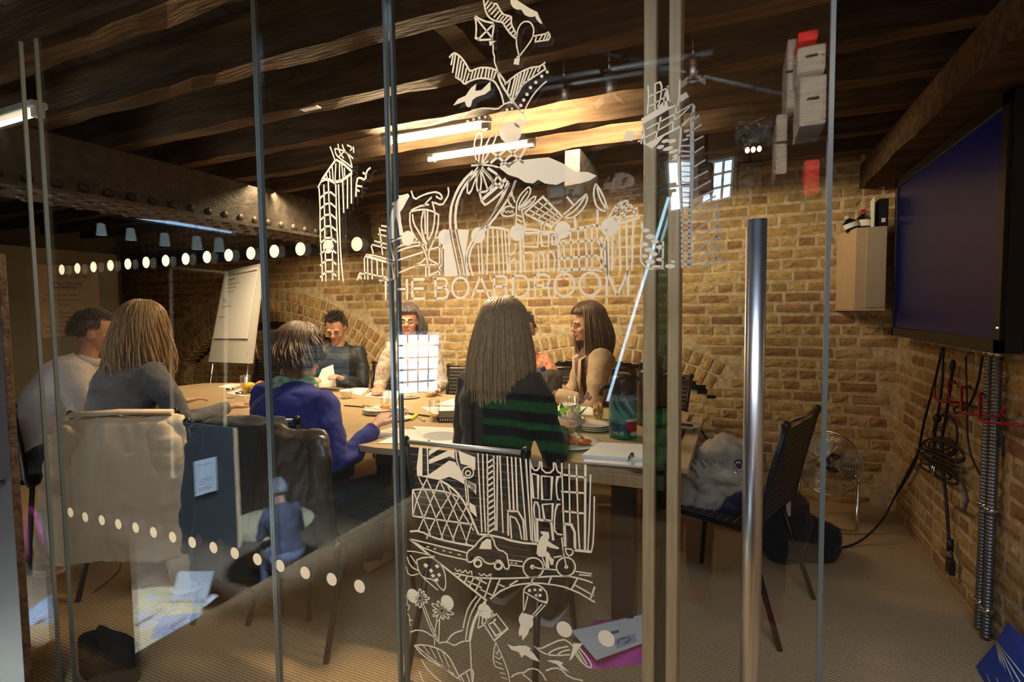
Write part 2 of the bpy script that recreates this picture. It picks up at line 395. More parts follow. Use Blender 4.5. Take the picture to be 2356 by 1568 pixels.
# riveted girder
gx = -3.2
gird = thing('riveted_girder', 'dark riveted iron girder running under the joists on the left', 'girder', (gx, 1.25, 1.92))
g = MB(); g.box((-.012, .0, .02), (.012, 2.78, .325)); g.build('web', STEEL, gird)
MB().box((-.17, -.4, 0), (.17, 2.8, .022)).build('flange', STEEL, gird)
g = MB(); g.box((.012, -.4, .022), (.022, 2.8, .12)).box((.012, -.4, .022), (.10, 2.8, .033)); g.box((-.022, -.4, .022), (-.012, 2.8, .12)); g.build('angle_iron', STEEL, gird)
rm = MB().ell((0, 0, 0), (.022, .022, .014), 10, 6).mesh('rivet', STEEL)
rv = MB().ell((0, 0, 0), (.014, .024, .024), 10, 6).mesh('rivet', STEEL)
for i in range(26):
    y = -.3+i*.118
    link('rivet', rv, gird, loc=(.03, y, .075))
    for xx in (.055, .12, -.055, -.12): link('rivet', rm, gird, loc=(xx, y+(.05 if abs(xx) > .1 else 0), -.004))
MB().box((XL, YB-.1, 1.90), (-3.3, YB, 1.98)).build('trim_1', STEEL, kind='structure')

# ---------------------------------------------------------------- glass front
GD = .988   # the door hangs a little in front of the fixed panes
def pane(name, label, x0, x1, y, z0, z1, t=.010):
    r = thing(name, label, 'glazing' if 'door' not in name else 'door', ((x0+x1)/2, y, z0))
    MB().box((x0, y, z0), (x1, y+t, z1)).build('glass', GLASS, r, True)
    for xx in (x0, x1):
        MB().box((xx-.0035, y-.0005, z0), (xx+.0035, y+t+.0005, z1)).build('polished_edge', EDGE, r, True)
    return r
pane_l2 = pane('glazing', 'outermost clear glass panel at the far left of the glass front', -3.0, -2.213, G-.01, .01, 2.24)
pane_l1 = pane('glazing', 'wide clear glass panel with rows of dots in front of the blonde woman', -2.143, -1.149, G, .01, 2.24)
pane_m = pane('glazing', 'narrow clear glass panel carrying the left etched tower', -1.141, -.721, G, .01, 2.24)
door = pane('glass_door', 'clear glass door with white etched city drawing and long steel handle', -.732, .135, GD, .01, 2.24)
# oak jamb
pj = thing('oak_door_jamb', 'double oak jamb with a dark slot standing just behind the glass door', 'door jamb', (-.14, 1.09, 0))
def strip(x0, x1, y0, y1, name, m): MB().cbox((x0, y0, 0), (x1, y1, 2.25), .002).build(name, m, pj, True)
xa = onY(1479, 800, 1.07).x; xb = onY(1507, 800, 1.07).x; xc_ = onY(1535, 800, 1.07).x; xd = onY(1562, 800, 1.07).x
strip(xa, xb, 1.07, 1.11, 'stile', OAK); strip(xc_, xd, 1.07, 1.135, 'stile', OAK)
DKGL = glass_mat('tinted_glass', .06, (.30, .42, .44))
strip(xb, xc_, 1.09, 1.096, 'slot_glass', DKGL)
# handle
hx = onY(1742, 505, .93); hh = thing('door_handle', 'tall brushed steel tubular pull handle on the glass door', 'handle', (hx.x, .93, .35))
r = .0148
MB().tube([(hx.x, .93, .35), (hx.x, .93, hx.z)], r, 28).build('grip', BRUSHED, hh, True)
MB().tube([(hx.x, 1.045, .35), (hx.x, 1.045, hx.z-.0)], r, 28).build('rear_grip', BRUSHED, hh, True)
for z in (.45, hx.z-.12): MB().tube([(hx.x, .93, z), (hx.x, 1.045, z)], .009, 12).build('standoff', BRUSHED, hh, True)
# ---------------------------------------------------------------- etched film on the glass
def ribbon(mb, pts, w, y):
    P = [Vector((p.x, 0, p.z)) for p in pts]; n = len(P)
    if n < 2: return
    vs = []
    for i, p in enumerate(P):
        a = P[max(0, i-1)]; b = P[min(n-1, i+1)]; t = (b-a)
        if t.length < 1e-7: t = Vector((1, 0, 0))
        t.normalize(); nn = Vector((-t.z, 0, t.x)); ww = w/2*(1+.10*math.sin(i*2.3+p.x*90))
        if 0 < i < n-1:
            t1 = (p-a).normalized(); cs = max(.55, abs(t1.dot(t))); ww /= cs
        vs += [Vector((p.x, y, p.z))+nn*ww, Vector((p.x, y, p.z))-nn*ww]
    mb.add(vs, [(2*i, 2*i+1, 2*i+3, 2*i+2) for i in range(n-1)])
def poly(mb, pts, y):
    V = [Vector((p.x, y, p.z)) for p in pts]
    t = tessellate_polygon([[Vector((v.x, v.z, 0)) for v in V]]); mb.add(V, [tuple(k) for k in t])
def art(name, ox, oy, s, w, text, parent=None, y=None, label=None):
    """strokes: lines of 'x,y x,y ...' ; prefix f = filled, = closed, o cx,cy,r ring, c cx,cy,r disc, wN sets the width"""
    parent = parent or door; y = y if y is not None else (GD-.0006 if parent is door else G-.0006)
    mb = MB(); k = 1/s
    def P(a, b): return onY(ox+a/s, oy+b/s, y)
    wp = (onY(ox+1/s+500/s, oy, y)-onY(ox+500/s, oy, y)).length
    for ln in text.replace(';', '\n').split('\n'):
        ln = ln.strip()
        if not ln: continue
        if ln[0] == 'w': w = float(ln[1:]); continue
        if ln[0] in 'oc':
            c = [float(q) for q in ln[1:].split(',')]; N_ = 20
            pts = [P(c[0]+c[2]*math.cos(2*math.pi*i/N_), c[1]+c[2]*math.sin(2*math.pi*i/N_)) for i in range(N_+1)]
            if ln[0] == 'c': poly(mb, pts[:-1], y)
            else: ribbon(mb, pts, w*wp, y)
            continue
        mode = ln[0] if ln[0] in 'f=' else ''
        pts = [tuple(float(q) for q in t.split(',')) for t in ln.lstrip('f=').split()]
        if mode == 'f': poly(mb, [P(*p) for p in pts], y); continue
        if mode == '=': pts.append(pts[0])
        if len(pts) > 2 and mode == '':      # light smoothing
            q = [pts[0]]
            for a, b in zip(pts, pts[1:]): q += [(a[0]*.7+b[0]*.3, a[1]*.7+b[1]*.3), (a[0]*.3+b[0]*.7, a[1]*.3+b[1]*.7)]
            q.append(pts[-1]); pts = q
        ribbon(mb, [P(*p) for p in pts], w*wp, y)
    return mb.build(name, FILM, parent, True, label=label)
def petals(cx, cy, r, n, w=.22, a0=0):
    out = []
    for i in range(n):
        a = a0+2*math.pi*i/n; c, s_ = math.cos(a), math.sin(a); rr = r*(1-.12*(i % 3))
        q = [(0, 0), (.35, w*.5), (.75, w*.6), (1, 0), (.75, -w*.6), (.35, -w*.5), (0, 0)]
        out.append(' '.join('%.1f,%.1f' % (cx+rr*(u*c-v*s_), cy+rr*(u*s_+v*c)) for u, v in q))
    return '\n'.join(out)
T4 = (1000, 0, 4.48)
art('kite', *T4, 17, """415,165 428,240 430,330 418,415 600,405
415,165 480,205 555,230 615,235 600,330 590,410
430,190 600,400
610,245 440,415
f560,425 632,420 600,450 570,475
w13
595,440 605,490 600,545 620,580 612,630 640,700 650,735""")
art('ribbon_banner', *T4, 15, """505,0 512,60 530,130 560,180 610,210 660,225 700,225 730,280 760,320 800,370 850,400
600,40 640,35 655,70 690,130 720,155 780,165 795,185 785,230 810,290 850,370
520,60 555,5;535,90 590,20;555,120 620,50;580,150 645,75;610,180 665,115;640,205 692,140;670,215 712,165;700,222 755,165
715,250 780,185;735,280 785,235;760,312 795,270;785,345 818,310;812,372 838,340""")
art('cloud', *T4, 12, "f780,0 785,40 810,80 845,98 895,100 910,125 930,155 970,172 1010,175 1035,165 1050,200 1080,235 1112,248 1100,215 1080,180 1060,125 980,85 900,35 850,0")
art('hot_air_balloon', *T4, 13, """870,570 850,500 840,420 850,330 870,270 905,228 950,217 995,235 1022,290 1020,345 1005,400 950,480 880,570
855,575 850,605;872,575 870,605
f825,600 878,605 868,670 812,660
w13
1005,375 1080,360 1140,350 1180,325 1195,405 1120,420 1030,430
1050,380 1035,420;1110,360 1075,420;1150,345 1120,415;1180,335 1150,410""")
art('striped_leaf', *T4, 16, """150,595 190,540 240,560 300,620 345,700 365,740 430,705 500,693 570,700 620,715 650,740 700,800 735,860
210,790 250,815 280,830 305,872 350,840 400,820 450,805 520,805 580,820 620,840 650,890 680,950 700,1010 712,1075
190,560 170,670;215,560 185,750;250,580 215,800;275,620 240,810;300,650 270,830;330,700 295,840
355,750 320,850;395,730 370,815;430,715 405,805;465,705 440,800;500,705 475,800;535,705 520,800;565,705 552,810;600,720 580,820;630,740 605,815
w20;650,735 665,810 700,890 760,980 800,1040 840,1090 880,1140""")
art('striped_leaf', *T4, 16, """720,870 745,850 800,800 870,750 950,710 1020,690 1070,690 1120,660 1140,640
1120,660 1145,722 1130,715 1090,745 1040,780 960,830 900,880 870,940 840,990 810,1040
780,830 750,950;830,790 775,1010;860,770 800,1020;890,750 830,1010;930,730 870,930;965,720 905,880;1010,700 950,840;1050,695 1000,800;1090,690 1060,740""")
art('aeroplane', *T4, 12, "f190,1088 240,1020 320,985 370,910 430,862 418,935 480,930 575,838 578,925 520,970 430,1000 390,1030 375,1090 350,1108 325,1090 310,1045")
art('dotted_arc', *T4, 13, """c1160,742,15;c1103,785,17;c1043,848,17;c988,902,18;c952,972,18;c918,1030,18;c888,1086,18;c797,1120,12;c745,1130,15;c687,1165,14;c643,1195,13;c585,1195,13;c520,1205,14;c460,1215,14;c402,1230,14;c340,1252,17
1155,835 1090,890 1020,970 970,1050 940,1110 915,1165
285,1205 340,1160 420,1125 540,1110 650,1130 690,1090 740,1060 800,1050 850,1110 915,1165
315,1340 360,1290 440,1260 530,1250 600,1260 640,1285 700,1220 780,1175 860,1155 915,1165 935,1220 950,1305
c780,1365,113;c870,1268,48""")
T5 = (700, 0, 2.24)
art('palm_crown', *T5, 7, """890,840 872,760 885,700 908,680 918,710 905,770 897,840
915,840 930,760 965,690 990,675 992,700 960,770 920,840
895,860 850,920 835,990 855,1000 880,930 905,870
905,870 885,930 895,1000 915,960 908,870
910,870 930,930 950,990 985,940 915,860
905,850 870,820 905,850 960,850 1000,862
950,830 910,850 860,852""")
art('lattice_tower', *T5, 10, """955,770 1060,860;960,840 1050,760;1010,850 1110,760;1050,770 1130,840;1130,725 1142,785 1060,850;920,870 985,950 1030,975 1005,905 945,865
w14;915,1030 1040,922;w9;900,975 920,1062 960,1040 1055,955;905,990 950,985 1000,900
1050,930 1000,1060 930,1160 870,1230 835,1300 832,1360 850,1420
1090,930 1060,1010 1000,1100 935,1180 870,1260 850,1310 850,1360 870,1420""")
art('palm_trunk', *T5, 12, """870,880 810,940 770,1020 752,1090 752,1180 765,1250 785,1340 800,1420
900,880 845,930 800,1000 778,1080 780,1170 795,1250 815,1330 828,1420
f725,1185 755,1180 765,1250 785,1340 800,1420 715,1425 705,1300 718,1240
f780,1180 850,1183 835,1280 832,1380 845,1420 830,1420 815,1330 795,1250""")
art('cloud', *T5, 8, "f1000,860 1060,835 1120,825 1200,815 1260,810 1330,840 1400,885 1460,885 1508,905 1470,930 1420,945 1380,945 1345,932 1300,952 1240,945 1205,925 1180,945 1140,940 1100,915 1050,900")
T7 = (700, 320, 4.126)
chev = '\n'.join('150,%d 232,%d 305,%d' % (y, y-75, y-12) for y in (560, 665, 770, 880, 990, 1095, 1200, 1310))
art('etched_tower', *T7, 14, """w11;245,70 268,130 290,195;320,45 330,120 375,180;360,50 380,110 430,160 455,270;405,55 460,80 435,110;465,70 470,130;290,90 300,150 350,190 420,240 455,270;290,90 345,95 430,150 465,185;330,165 385,110
w18;300,195 230,290 165,390;300,195 370,230 455,310
w11;240,300 245,370;265,260 275,400;300,230 290,430;335,220 335,400;355,230 370,380;380,270 385,350;210,330 220,380
w22;160,400 215,370 310,425 455,320
w13;130,460 160,400;140,460 150,600 150,800 155,1000 170,1200 170,1350;185,430 190,600 195,900 200,1100 205,1350;228,400 235,600 250,800 265,1000 270,1200 270,1340;300,430 305,700 310,850 320,1000 330,1340;325,430 335,800 345,1100 370,1350
365,400 375,700;410,370 410,660;445,340 448,610;w15
"""+chev, parent=pane_m)
art('etched_scribble', *T7, 15, "490,545 495,380 530,360 580,395 590,300 630,270;495,440 550,450;500,480 525,495;555,315 590,340", parent=pane_m)
art('etched_stairs', *T7, 12, """570,1130 600,1085 780,1135;w20;590,1110 780,1165;w12;570,1130 575,1330;600,1130 605,1335;640,1140 645,1330;690,1150 695,1300;740,1170 745,1310;505,1335 560,1260 620,1280 720,1300 780,1310
500,1340 535,1240 540,1330;635,1010 655,1085;640,1000 780,1035;665,965 780,995;700,900 780,920;715,840 720,900 745,1100;730,820 785,830;725,860 780,870""", parent=pane_m)
art('etched_stairs', *T7, 12, """790,1135 850,1150;w20;790,1168 842,1185;w12;800,1190 805,1330;830,1190 850,1330;800,830 805,900 830,1080 855,1150""")
art('standing_figure', *T7, 12, "f985,515 1000,540 965,600 940,650 910,690 920,780 940,890 945,910 905,915 890,800 870,730 855,800 855,940 820,950 812,850 815,760 830,680 850,630 830,620 850,590 870,600 900,555 890,535 930,530")
art('goblet', *T7, 13, """1010,680 1060,650 1130,625 1185,620;1010,690 1100,665 1200,672 1280,720;1005,690 1000,800 1030,900 1090,980 1150,1060 1170,1180
1028,710 1035,800 1090,880 1150,1000 1165,1060;1275,720 1270,850 1215,1000 1180,1060 1185,1150;1240,700 1230,850 1180,960;1130,680 1105,800 1130,930 1165,1000;1170,680 1170,950;1145,680 1150,900
1015,490 1045,580 1100,540 1200,505 1270,500 1310,540 1305,570 1275,560 1250,540;1365,455 1375,520 1340,580 1310,630 1230,600;1210,550 1150,610 1130,640;1215,590 1240,690
1040,1195 1100,1180 1150,1130;1190,1140 1240,1170 1320,1210;1040,1195 1250,1190;1155,1190 1155,1310;1185,1190 1185,1305""")
art('etched_block', *T7, 13, """870,1040 880,1150 890,1310;870,1040 930,1000 1080,975;870,1070 1000,1020 1150,1000;880,1150 1130,1070;890,1270 1050,1205;1285,940 1285,1290;1200,1045 1290,1020;1190,1290 1300,1240;1320,1040 1320,1300;820,975 940,925;1050,970 1085,960;1230,950 1290,920""")
TD = (1100, 380, 4.9)
art('etched_block', *TD, 20, """w24;0,730 60,695 130,700 240,705 350,735;w18;110,720 100,1235;165,720 185,1225;215,725 240,1225;265,735 290,1225;300,735 335,1225;345,740 350,1000 365,1225;35,830 50,1230;0,900 15,1230
350,840 395,800;w15;415,880 435,950 350,1030;360,1100 430,1025 425,1225;w28;475,750 482,1215""")
art('etched_block', *TD, 18, """w26;400,745 430,715 600,720 850,765 1040,730 1340,668;w18;=510,760 680,760 670,920 510,915;=705,780 800,780 790,915 722,910;=830,790 885,790 878,900 838,890
510,985 530,1210;500,985 640,980 622,1080 632,1210;680,990 745,985 740,1210;680,990 690,1210;795,985 870,985 855,1210;795,985 790,1210""")
art('etched_grid_building', *TD, 19, """w28;905,770 915,1205;w20;960,850 985,1190;1040,730 1055,1190;1125,700 1130,900 1145,1190;1205,690 1230,1170;1280,680 1285,1170;1340,670 1340,850
910,885 1050,870 1340,840;915,1050 1050,1040 1340,1015;w26;920,1205 1100,1170 1240,1170 1400,1185
1345,850 1430,950;1340,1020 1440,1150;1340,680 1450,740;1390,800 1390,1180;w36;1435,850 1445,1190""")
art('etched_block', *TD, 20, "w28;1470,690 1640,640 1825,588;w34;1455,700 1465,1190;w22;1520,690 1510,1185;1590,680 1605,1185;1670,650 1680,1180;1750,630 1735,1180")
art('solar_panel', *TD, 16, """w20;=520,540 730,355 950,580 825,695;w14;572,500 865,655;622,455 900,625;675,410 925,600;595,580 790,410;665,612 850,475;745,652 905,535;705,640 715,740;745,660 745,740""")
art('satellite_dish', *TD, 17, """960,590 1040,595 1100,575 1200,470 1235,380 1220,320;960,560 1050,480 1220,320;970,590 1110,500 1210,350;w20;1000,355 1080,450;w26;1092,590 1095,700""")
art('leaf_dish', *TD, 18, """1325,205 1300,290 1310,400 1350,490 1460,530 1440,420 1390,300 1325,205;1340,250 1370,380 1455,510;w26;1345,500 1345,680""")
art('lattice_roof', *TD, 18, "1450,650 1500,540 1570,430 1690,395;1500,600 1560,560 1800,480;1540,520 1600,490 1720,440;1560,440 1600,600;1625,420 1550,620;1690,395 1640,600;1720,440 1770,560;w24;1480,640 1800,550")
art('palm_tree', *TD, 16, """430,500 432,600 425,700;490,500 510,600 540,710;430,600 500,640;435,660 520,700;440,560 490,580;430,500 440,380 540,260 590,240 590,330 500,440 450,500
455,480 480,400 560,290;460,510 560,400 655,335 640,400 560,470 500,500;470,500 600,400;410,480 350,455 290,480 245,565 370,580 430,540;w10;280,540 300,500 320,545 340,500 360,545 380,500 400,540;w16;420,420 370,320 330,400 380,460;430,170 370,310 410,380;350,200 330,260 250,420 150,560 60,690""")
TE = (1400, 160, 3.137)
rungs = '\n'.join('%d,%d %d,%d' % (522, y, 592, y+(6 if (y//37) % 2 else -2)) for y in range(550, 1430, 37))
fe = [(370, 655, 330), (440, 672, 395), (520, 685, 480), (610, 688, 555), (710, 700, 650), (790, 718, 730), (875, 740, 800), (945, 760, 870), (1010, 775, 910), (1085, 785, 965), (1175, 790, 1045), (1245, 790, 1125), (1325, 790, 1195), (1400, 770, 1285)]
fes = '\n'.join('606,%d %d,%d' % (a, b, c) for a, b, c in fe)
art('etched_skyscraper', *TE, 15, "w15;525,400 515,560 500,700 520,900 530,1100 530,1430;w28;608,310 602,430 603,700 592,1000 582,1430;w13\n"+rungs+"\nw14\n"+fes+"\n665,1430 780,1355;w11;785,965 795,1050 780,1130 775,1425;w12;790,1130 815,1165;775,1200 820,1225;790,1285 835,1300;775,1355 850,1395")
art('leaning_tower', *TE, 11, """285,115 290,200 280,320;335,100 335,290;340,100 385,85 380,200 350,290;430,115 400,200 400,260;290,195 430,130;295,265 420,190
f235,355 330,300 400,225 440,225 490,260 430,290 380,320 270,380 250,400
f428,115 440,220 480,255 430,270 412,180
270,430 500,310 600,250;265,490 480,370 590,265;w16;245,385 260,540;w12;378,340 340,500;490,270 460,430
f130,440 190,445 170,515 110,510;180,480 245,445;245,445 235,535;210,520 260,500
f265,540 350,490 520,400 600,330 605,240 628,262 620,320 545,405 400,480 350,540 310,570;515,70 512,140 510,210 500,260;f515,190 560,160 582,195 520,235""")
ov = [(565, 440, 22, 9), (578, 475, 20, 9), (555, 505, 25, 9), (410, 515, 30, 13), (460, 515, 30, 14), (375, 558, 28, 14), (430, 570, 40, 14), (470, 590, 38, 13), (490, 620, 30, 12), (482, 645, 24, 11)]
def ovals(name, lst, T):
    mb = MB()
    for cx, cy, a, b in lst:
        th = -.3 if T is TE and cy < 700 else 0
        pts = [onY(T[0]+(cx+a*math.cos(t)*math.cos(th)-b*math.sin(t)*math.sin(th))/T[2], T[1]+(cy+a*math.cos(t)*math.sin(th)+b*math.sin(t)*math.cos(th))/T[2], GD-.0006) for t in [2*math.pi*i/14 for i in range(14)]]
        poly(mb, pts, GD-.0006)
    mb.build(name, FILM, door, True)
ovals('oval_windows', ov, TE)
ovals('etched_bricks', [(270, 1160, 27, 15), (300, 1205, 33, 18), (262, 1260, 25, 15), (335, 1240, 28, 16), (290, 1300, 33, 16), (370, 1280, 28, 15), (262, 1345, 22, 14), (325, 1330, 30, 16), (300, 1385, 35, 18), (370, 1370, 28, 14), (350, 1425, 40, 14), (445, 1418, 38, 16), (465, 1385, 15, 10)], TE)
art('etched_corner', *TE, 13, "240,1095 245,1160 235,1250 230,1440 400,1432;395,1240 390,1430")
TL = (850, 980, 2.667)
art('chevron_wall', *TL, 8, """f305,128 325,128 325,302 292,305 290,250;355,130 360,300;f365,205 480,150 520,145 525,200 490,185 365,232;f395,130 440,130 365,180 365,150;f360,300 490,210 528,222 570,300 600,330 650,365 650,400 540,330 490,310 430,330 300,305
f545,150 650,190 650,270 600,240 560,230;f590,450 650,490 660,560 620,520;f580,320 655,360 655,420;w7;o605,283,34;o605,288,15;530,150 540,240 580,310;585,330 600,500;599,340 612,500""")
art('lattice_dome', *TL, 8, """265,390 330,385 430,395 500,410 560,440;265,390 265,550;265,550 330,560 480,580 620,600;w10;248,645 310,640 380,680 500,710 640,735;w7;300,310 375,465 450,690;350,320 460,560 520,705;430,330 540,560 600,720;270,395 330,560 380,680;480,370 590,560 640,640;360,310 300,420 265,550;430,335 335,560 300,640;500,410 395,580 350,690;545,440 470,600 440,690;590,500 545,600 510,700;630,590 590,720
w12;430,330 500,370 560,430 610,520 650,620 672,668""")
lad = '\n'.join('725,%d 768,%d' % (y+28, y) for y in range(195, 640, 36))
art('striped_tower', *TL, 8, "665,165 690,650;695,170 700,400 712,650;722,170 728,650;762,180 772,640;785,180 782,640;800,180 820,655;w9\n"+lad)
art('etched_doorway_block', *TL, 9, """845,185 862,520;872,188 886,520;897,190 908,520;w10;845,520 940,522 952,700;850,530 852,670;w8;862,550 872,690;862,550 912,570 935,695;925,195 966,700;960,200 992,700;985,200 1002,710;w10;1010,560 1018,710""")
art('etched_window_block', *TL, 8, """985,200 1000,270 1040,270 1045,215;1055,215 1060,285 1130,285 1130,220;1140,225 1155,285 1175,285;=995,290 1035,300 1035,445 1005,440;=1055,305 1120,310 1115,450 1060,450;1175,310 1145,310 1150,450 1172,450;1015,590 1005,460 1040,470 1045,570;=1060,480 1125,475 1120,585 1075,580;1172,478 1145,480 1132,600 1140,660 1185,665;w13;1015,570 1120,582;1028,575 1032,712;1115,585 1128,700""")
art('etched_grid_building', *TL, 8, """1180,225 1190,560 1198,740;1225,230 1230,600;1270,235 1280,600 1290,760;w11;1325,235 1322,760;w9;1170,295 1330,315;1175,400 1320,410;1180,520 1320,535;w13;1190,598 1258,605 1262,750;w8;1200,600 1205,740;w7;1357,295 1350,600 1340,760;1380,430 1376,700 1362,770;w14;1260,760 1362,770""")
art('etched_street', *TL, 11, "670,662 780,672 900,712 1030,722;w7;245,690 370,770 595,820;245,690 330,710 595,775;855,820 940,830;860,850 940,860;1265,890 1365,905;1285,910 1360,917;w6;350,738 366,741;392,751 410,755;448,762 466,766;488,771 504,775;540,786 560,789;865,836 880,838;890,840 908,842")
art('etched_car', *TL, 8, """600,830 595,770 640,745 680,690 720,668 760,680 775,755 840,770 850,820 860,877 828,875 820,840 790,815 765,845 712,842 690,805 655,800 630,835 600,830
f672,752 690,712 720,690 745,695 750,755;w11;o665,840,22;o790,855,22""")
art('etched_cyclist', *TL, 8, """o1005,868,62;o1205,862,58;c1000,862,14;c1208,862,12;w7;1000,862 1060,875 1145,880;1185,750 1208,862;1180,680 1190,780;1130,805 1180,795;1060,800 1085,870;1200,750 1252,755 1245,790 1215,797 1200,750
f1045,645 1075,645 1100,650 1105,680 1095,700 1120,720 1165,745 1160,755 1110,745 1090,735 1085,765 1105,780 1110,800 1132,818 1127,850 1112,850 1100,810 1105,880 1085,880 1080,800 1040,800 1025,780 1030,730 1050,680 1065,668""")
art('etched_bridge', *TL, 8, """w12;245,690 480,880 600,975 720,1070;w8;520,900 630,925 750,935 960,930 1200,915 1300,935 1370,960;740,1060 830,990 960,960 1100,965 1240,995 1385,1080;745,935 705,1055;800,940 760,1035;1005,930 990,965;1115,925 1100,965;1275,935 1240,1000;1255,970 1378,1040;1382,985 1358,1055;560,912 545,925;600,920 585,955;640,928 615,980;690,930 650,1010;600,950 690,990;640,925 720,965;680,1000 760,1040;860,975 910,945;830,985 780,965
w6;525,870 540,895 555,875 570,905 590,875 600,910 625,880 630,915;670,900 690,920 705,900 720,925 745,900 745,925""")
art('etched_tortoise', *TL, 7, """230,800 250,860 300,885;250,790 300,860;290,820 340,800 400,810 450,860 470,930 465,1015 430,990 400,940 330,930 300,890 290,820;330,930 420,1005;w6;225,860 240,920 300,905;230,765 300,770 400,800;f330,850 345,838 362,855 345,870;f365,880 380,872 392,890 375,900;f400,855 415,845 430,860 415,872;f375,912 392,905 405,918 388,930;f415,905 430,900 440,915 425,925;f395,935 420,930 425,950 405,955""")
art('etched_flower', *TL, 6, petals(310, 1055, 62, 12)+"\n320,1095 370,1230 410,1310;335,1100 385,1230 425,1320")
art('etched_flower', *TL, 6, petals(445, 1130, 78, 11, a0=.3)+"\n415,1190 400,1260 400,1345;430,1190 425,1320")
art('etched_scribble', *TL, 6, "225,1035 235,1075 225,1100 250,1095 235,1130;235,1145 250,1180 240,1200 262,1185;245,1205 255,1225")
art('etched_hut', *TL, 7, "690,1130 780,1130 715,1210 665,1240;680,1130 665,1240;700,1130 690,1215;720,1130 715,1205;740,1135 730,1195;w8;=700,1210 780,1150 848,1240 765,1315;w7;=730,1215 760,1200 808,1265 775,1285;c770,1188,8;c715,1240,6")
art('etched_rainbow', *TL, 7, "660,1040 610,1100 585,1180 575,1240;690,1040 640,1110 605,1200 590,1310;w16;712,1075 660,1150 630,1230 615,1315;w7;475,1320 510,1270 575,1250;425,1330 480,1320 520,1350 560,1320 618,1315;250,1262 300,1245 370,1270 430,1330;617,1320 622,1400 625,1480 630,1568")
art('etched_parachutist', *TL, 8, """945,1010 960,980 1020,965 1080,1000 1095,1050 1085,1095 945,1012;w6;945,1015 945,1130;972,1040 950,1130;1080,1095 1015,1165;1060,1090 1000,1160;c982,1007,10;c1015,1003,9;c1050,1003,10;c1022,1037,8;c1047,1037,10
f945,1130 940,1160 958,1158 985,1155 1012,1168 990,1200 975,1270 940,1315 935,1280 920,1290 915,1260 928,1210 922,1160""")
art('etched_bird', *TL, 6, "f845,1335 880,1350 920,1345 960,1345 990,1360 985,1375 1010,1395 1045,1445 1000,1430 950,1400 935,1420 915,1385 870,1370")
art('etched_bird', *TL, 6, "f1085,1435 1150,1435 1190,1450 1180,1465 1225,1505 1180,1490 1150,1460")
art('etched_butterfly', *TL, 7, "1005,1345 1040,1370 1100,1340 1180,1305 1220,1318 1250,1350;1005,1345 1060,1390 1130,1408 1230,1400;1090,1400 1140,1365 1220,1350;1150,1405 1180,1380 1230,1370;f1250,1330 1310,1332 1280,1370 1240,1430 1225,1438 1245,1370;1290,1360 1340,1420 1375,1490 1310,1460 1265,1400;1280,1370 1335,1460;1270,1385 1310,1450")
art('etched_leaf', *TL, 8, "275,1345 330,1338 420,1360 480,1400 520,1470 560,1560;275,1345 330,1410 430,1470 520,1520;290,1350 400,1440 545,1550;w5;330,1345 370,1400;370,1350 410,1425;410,1360 450,1450;450,1385 490,1480;330,1385 345,1395;370,1410 350,1425;410,1435 395,1450;450,1460 435,1475;490,1490 475,1500")
art('etched_fern', *TL, 6, "775,1325 757,1400 765,1470 790,1480;775,1325 820,1420 855,1520 860,1568;w5;770,1380 790,1400;768,1410 800,1430;770,1440 812,1460;790,1480 825,1490;800,1510 835,1520;810,1540 845,1550;795,1370 780,1395;812,1410 795,1430")
art('etched_foliage', *TL, 7, "320,1430 360,1500 440,1568;305,1500 330,1568;870,1540 900,1515 950,1510;950,1510 990,1480 1050,1500 1085,1560;1080,1500 1130,1480 1180,1490 1220,1540 1310,1560;540,1540 600,1500 640,1480 635,1568;560,1530 580,1568;590,1500 615,1568;940,1520 1000,1568")
# lettering: each letter its own piece, strokes on a unit square
LT = {'T': ['0,1 1,1', '.5,1 .5,0'], 'H': ['.06,1 .06,0', '.94,1 .94,0', '.06,.52 .94,.52'], 'E': ['.08,1 .08,0', '.0,.96 1,.96', '.08,.52 .93,.52', '0,.04 1,.04'],
      'B': ['.08,1 .08,0', '.0,.96 .6,.96 .82,.9 .9,.75 .82,.6 .6,.53 .08,.53', '.6,.53 .88,.46 .97,.28 .88,.1 .6,.04 0,.04'],
      'O': [' '.join('%.3f,%.3f' % (.5+.45*math.cos(2*math.pi*i/24), .5+.47*math.sin(2*math.pi*i/24)) for i in range(25))],
      'A': ['.03,0 .5,1', '.5,1 .97,0', '.2,.33 .8,.33'], 'R': ['.08,1 .08,0', '.0,.96 .65,.96 .86,.9 .93,.74 .86,.58 .65,.51 .08,.51', '.65,.51 .82,.45 .88,.3 .90,.1 .97,0'],
      'D': ['.08,1 .08,0', '.0,.96 .5,.96 .75,.9 .9,.72 .95,.5 .9,.28 .75,.1 .5,.04 0,.04'], 'M': ['.05,0 .05,1', '.05,1 .5,.02', '.5,.02 .95,1', '.95,1 .95,0']}
def letter(ch, x0, x1, parent):
    y = (GD if parent is door else G)-.0006
    yt = lambda x: 643+(622-643)*(x-890)/559; yb = lambda x: 690+(680-690)*(x-890)/559
    a0 = onY(x0, yb(x0), y); a1 = onY(x1, yb(x1), y); t0 = onY(x0, yt(x0), y); t1 = onY(x1, yt(x1), y); mb = MB()
    for st in LT[ch]:
        pts = [tuple(float(q) for q in t.split(',')) for t in st.split()]
        ribbon(mb, [(a0.lerp(a1, u)).lerp(t0.lerp(t1, u), v) for u, v in pts], .0054, y)
    mb.build('letter', FILM, parent, True)
letter('T', 872, 903, door)
for ch, a, b in (('H', 908, 938), ('E', 946, 977), ('B', 999, 1032), ('O', 1038, 1080), ('A', 1084, 1127), ('R', 1134, 1169), ('D', 1177, 1219), ('R', 1228, 1267), ('O', 1273, 1324), ('O', 1331, 1384), ('M', 1393, 1448)): letter(ch, a, b, door)
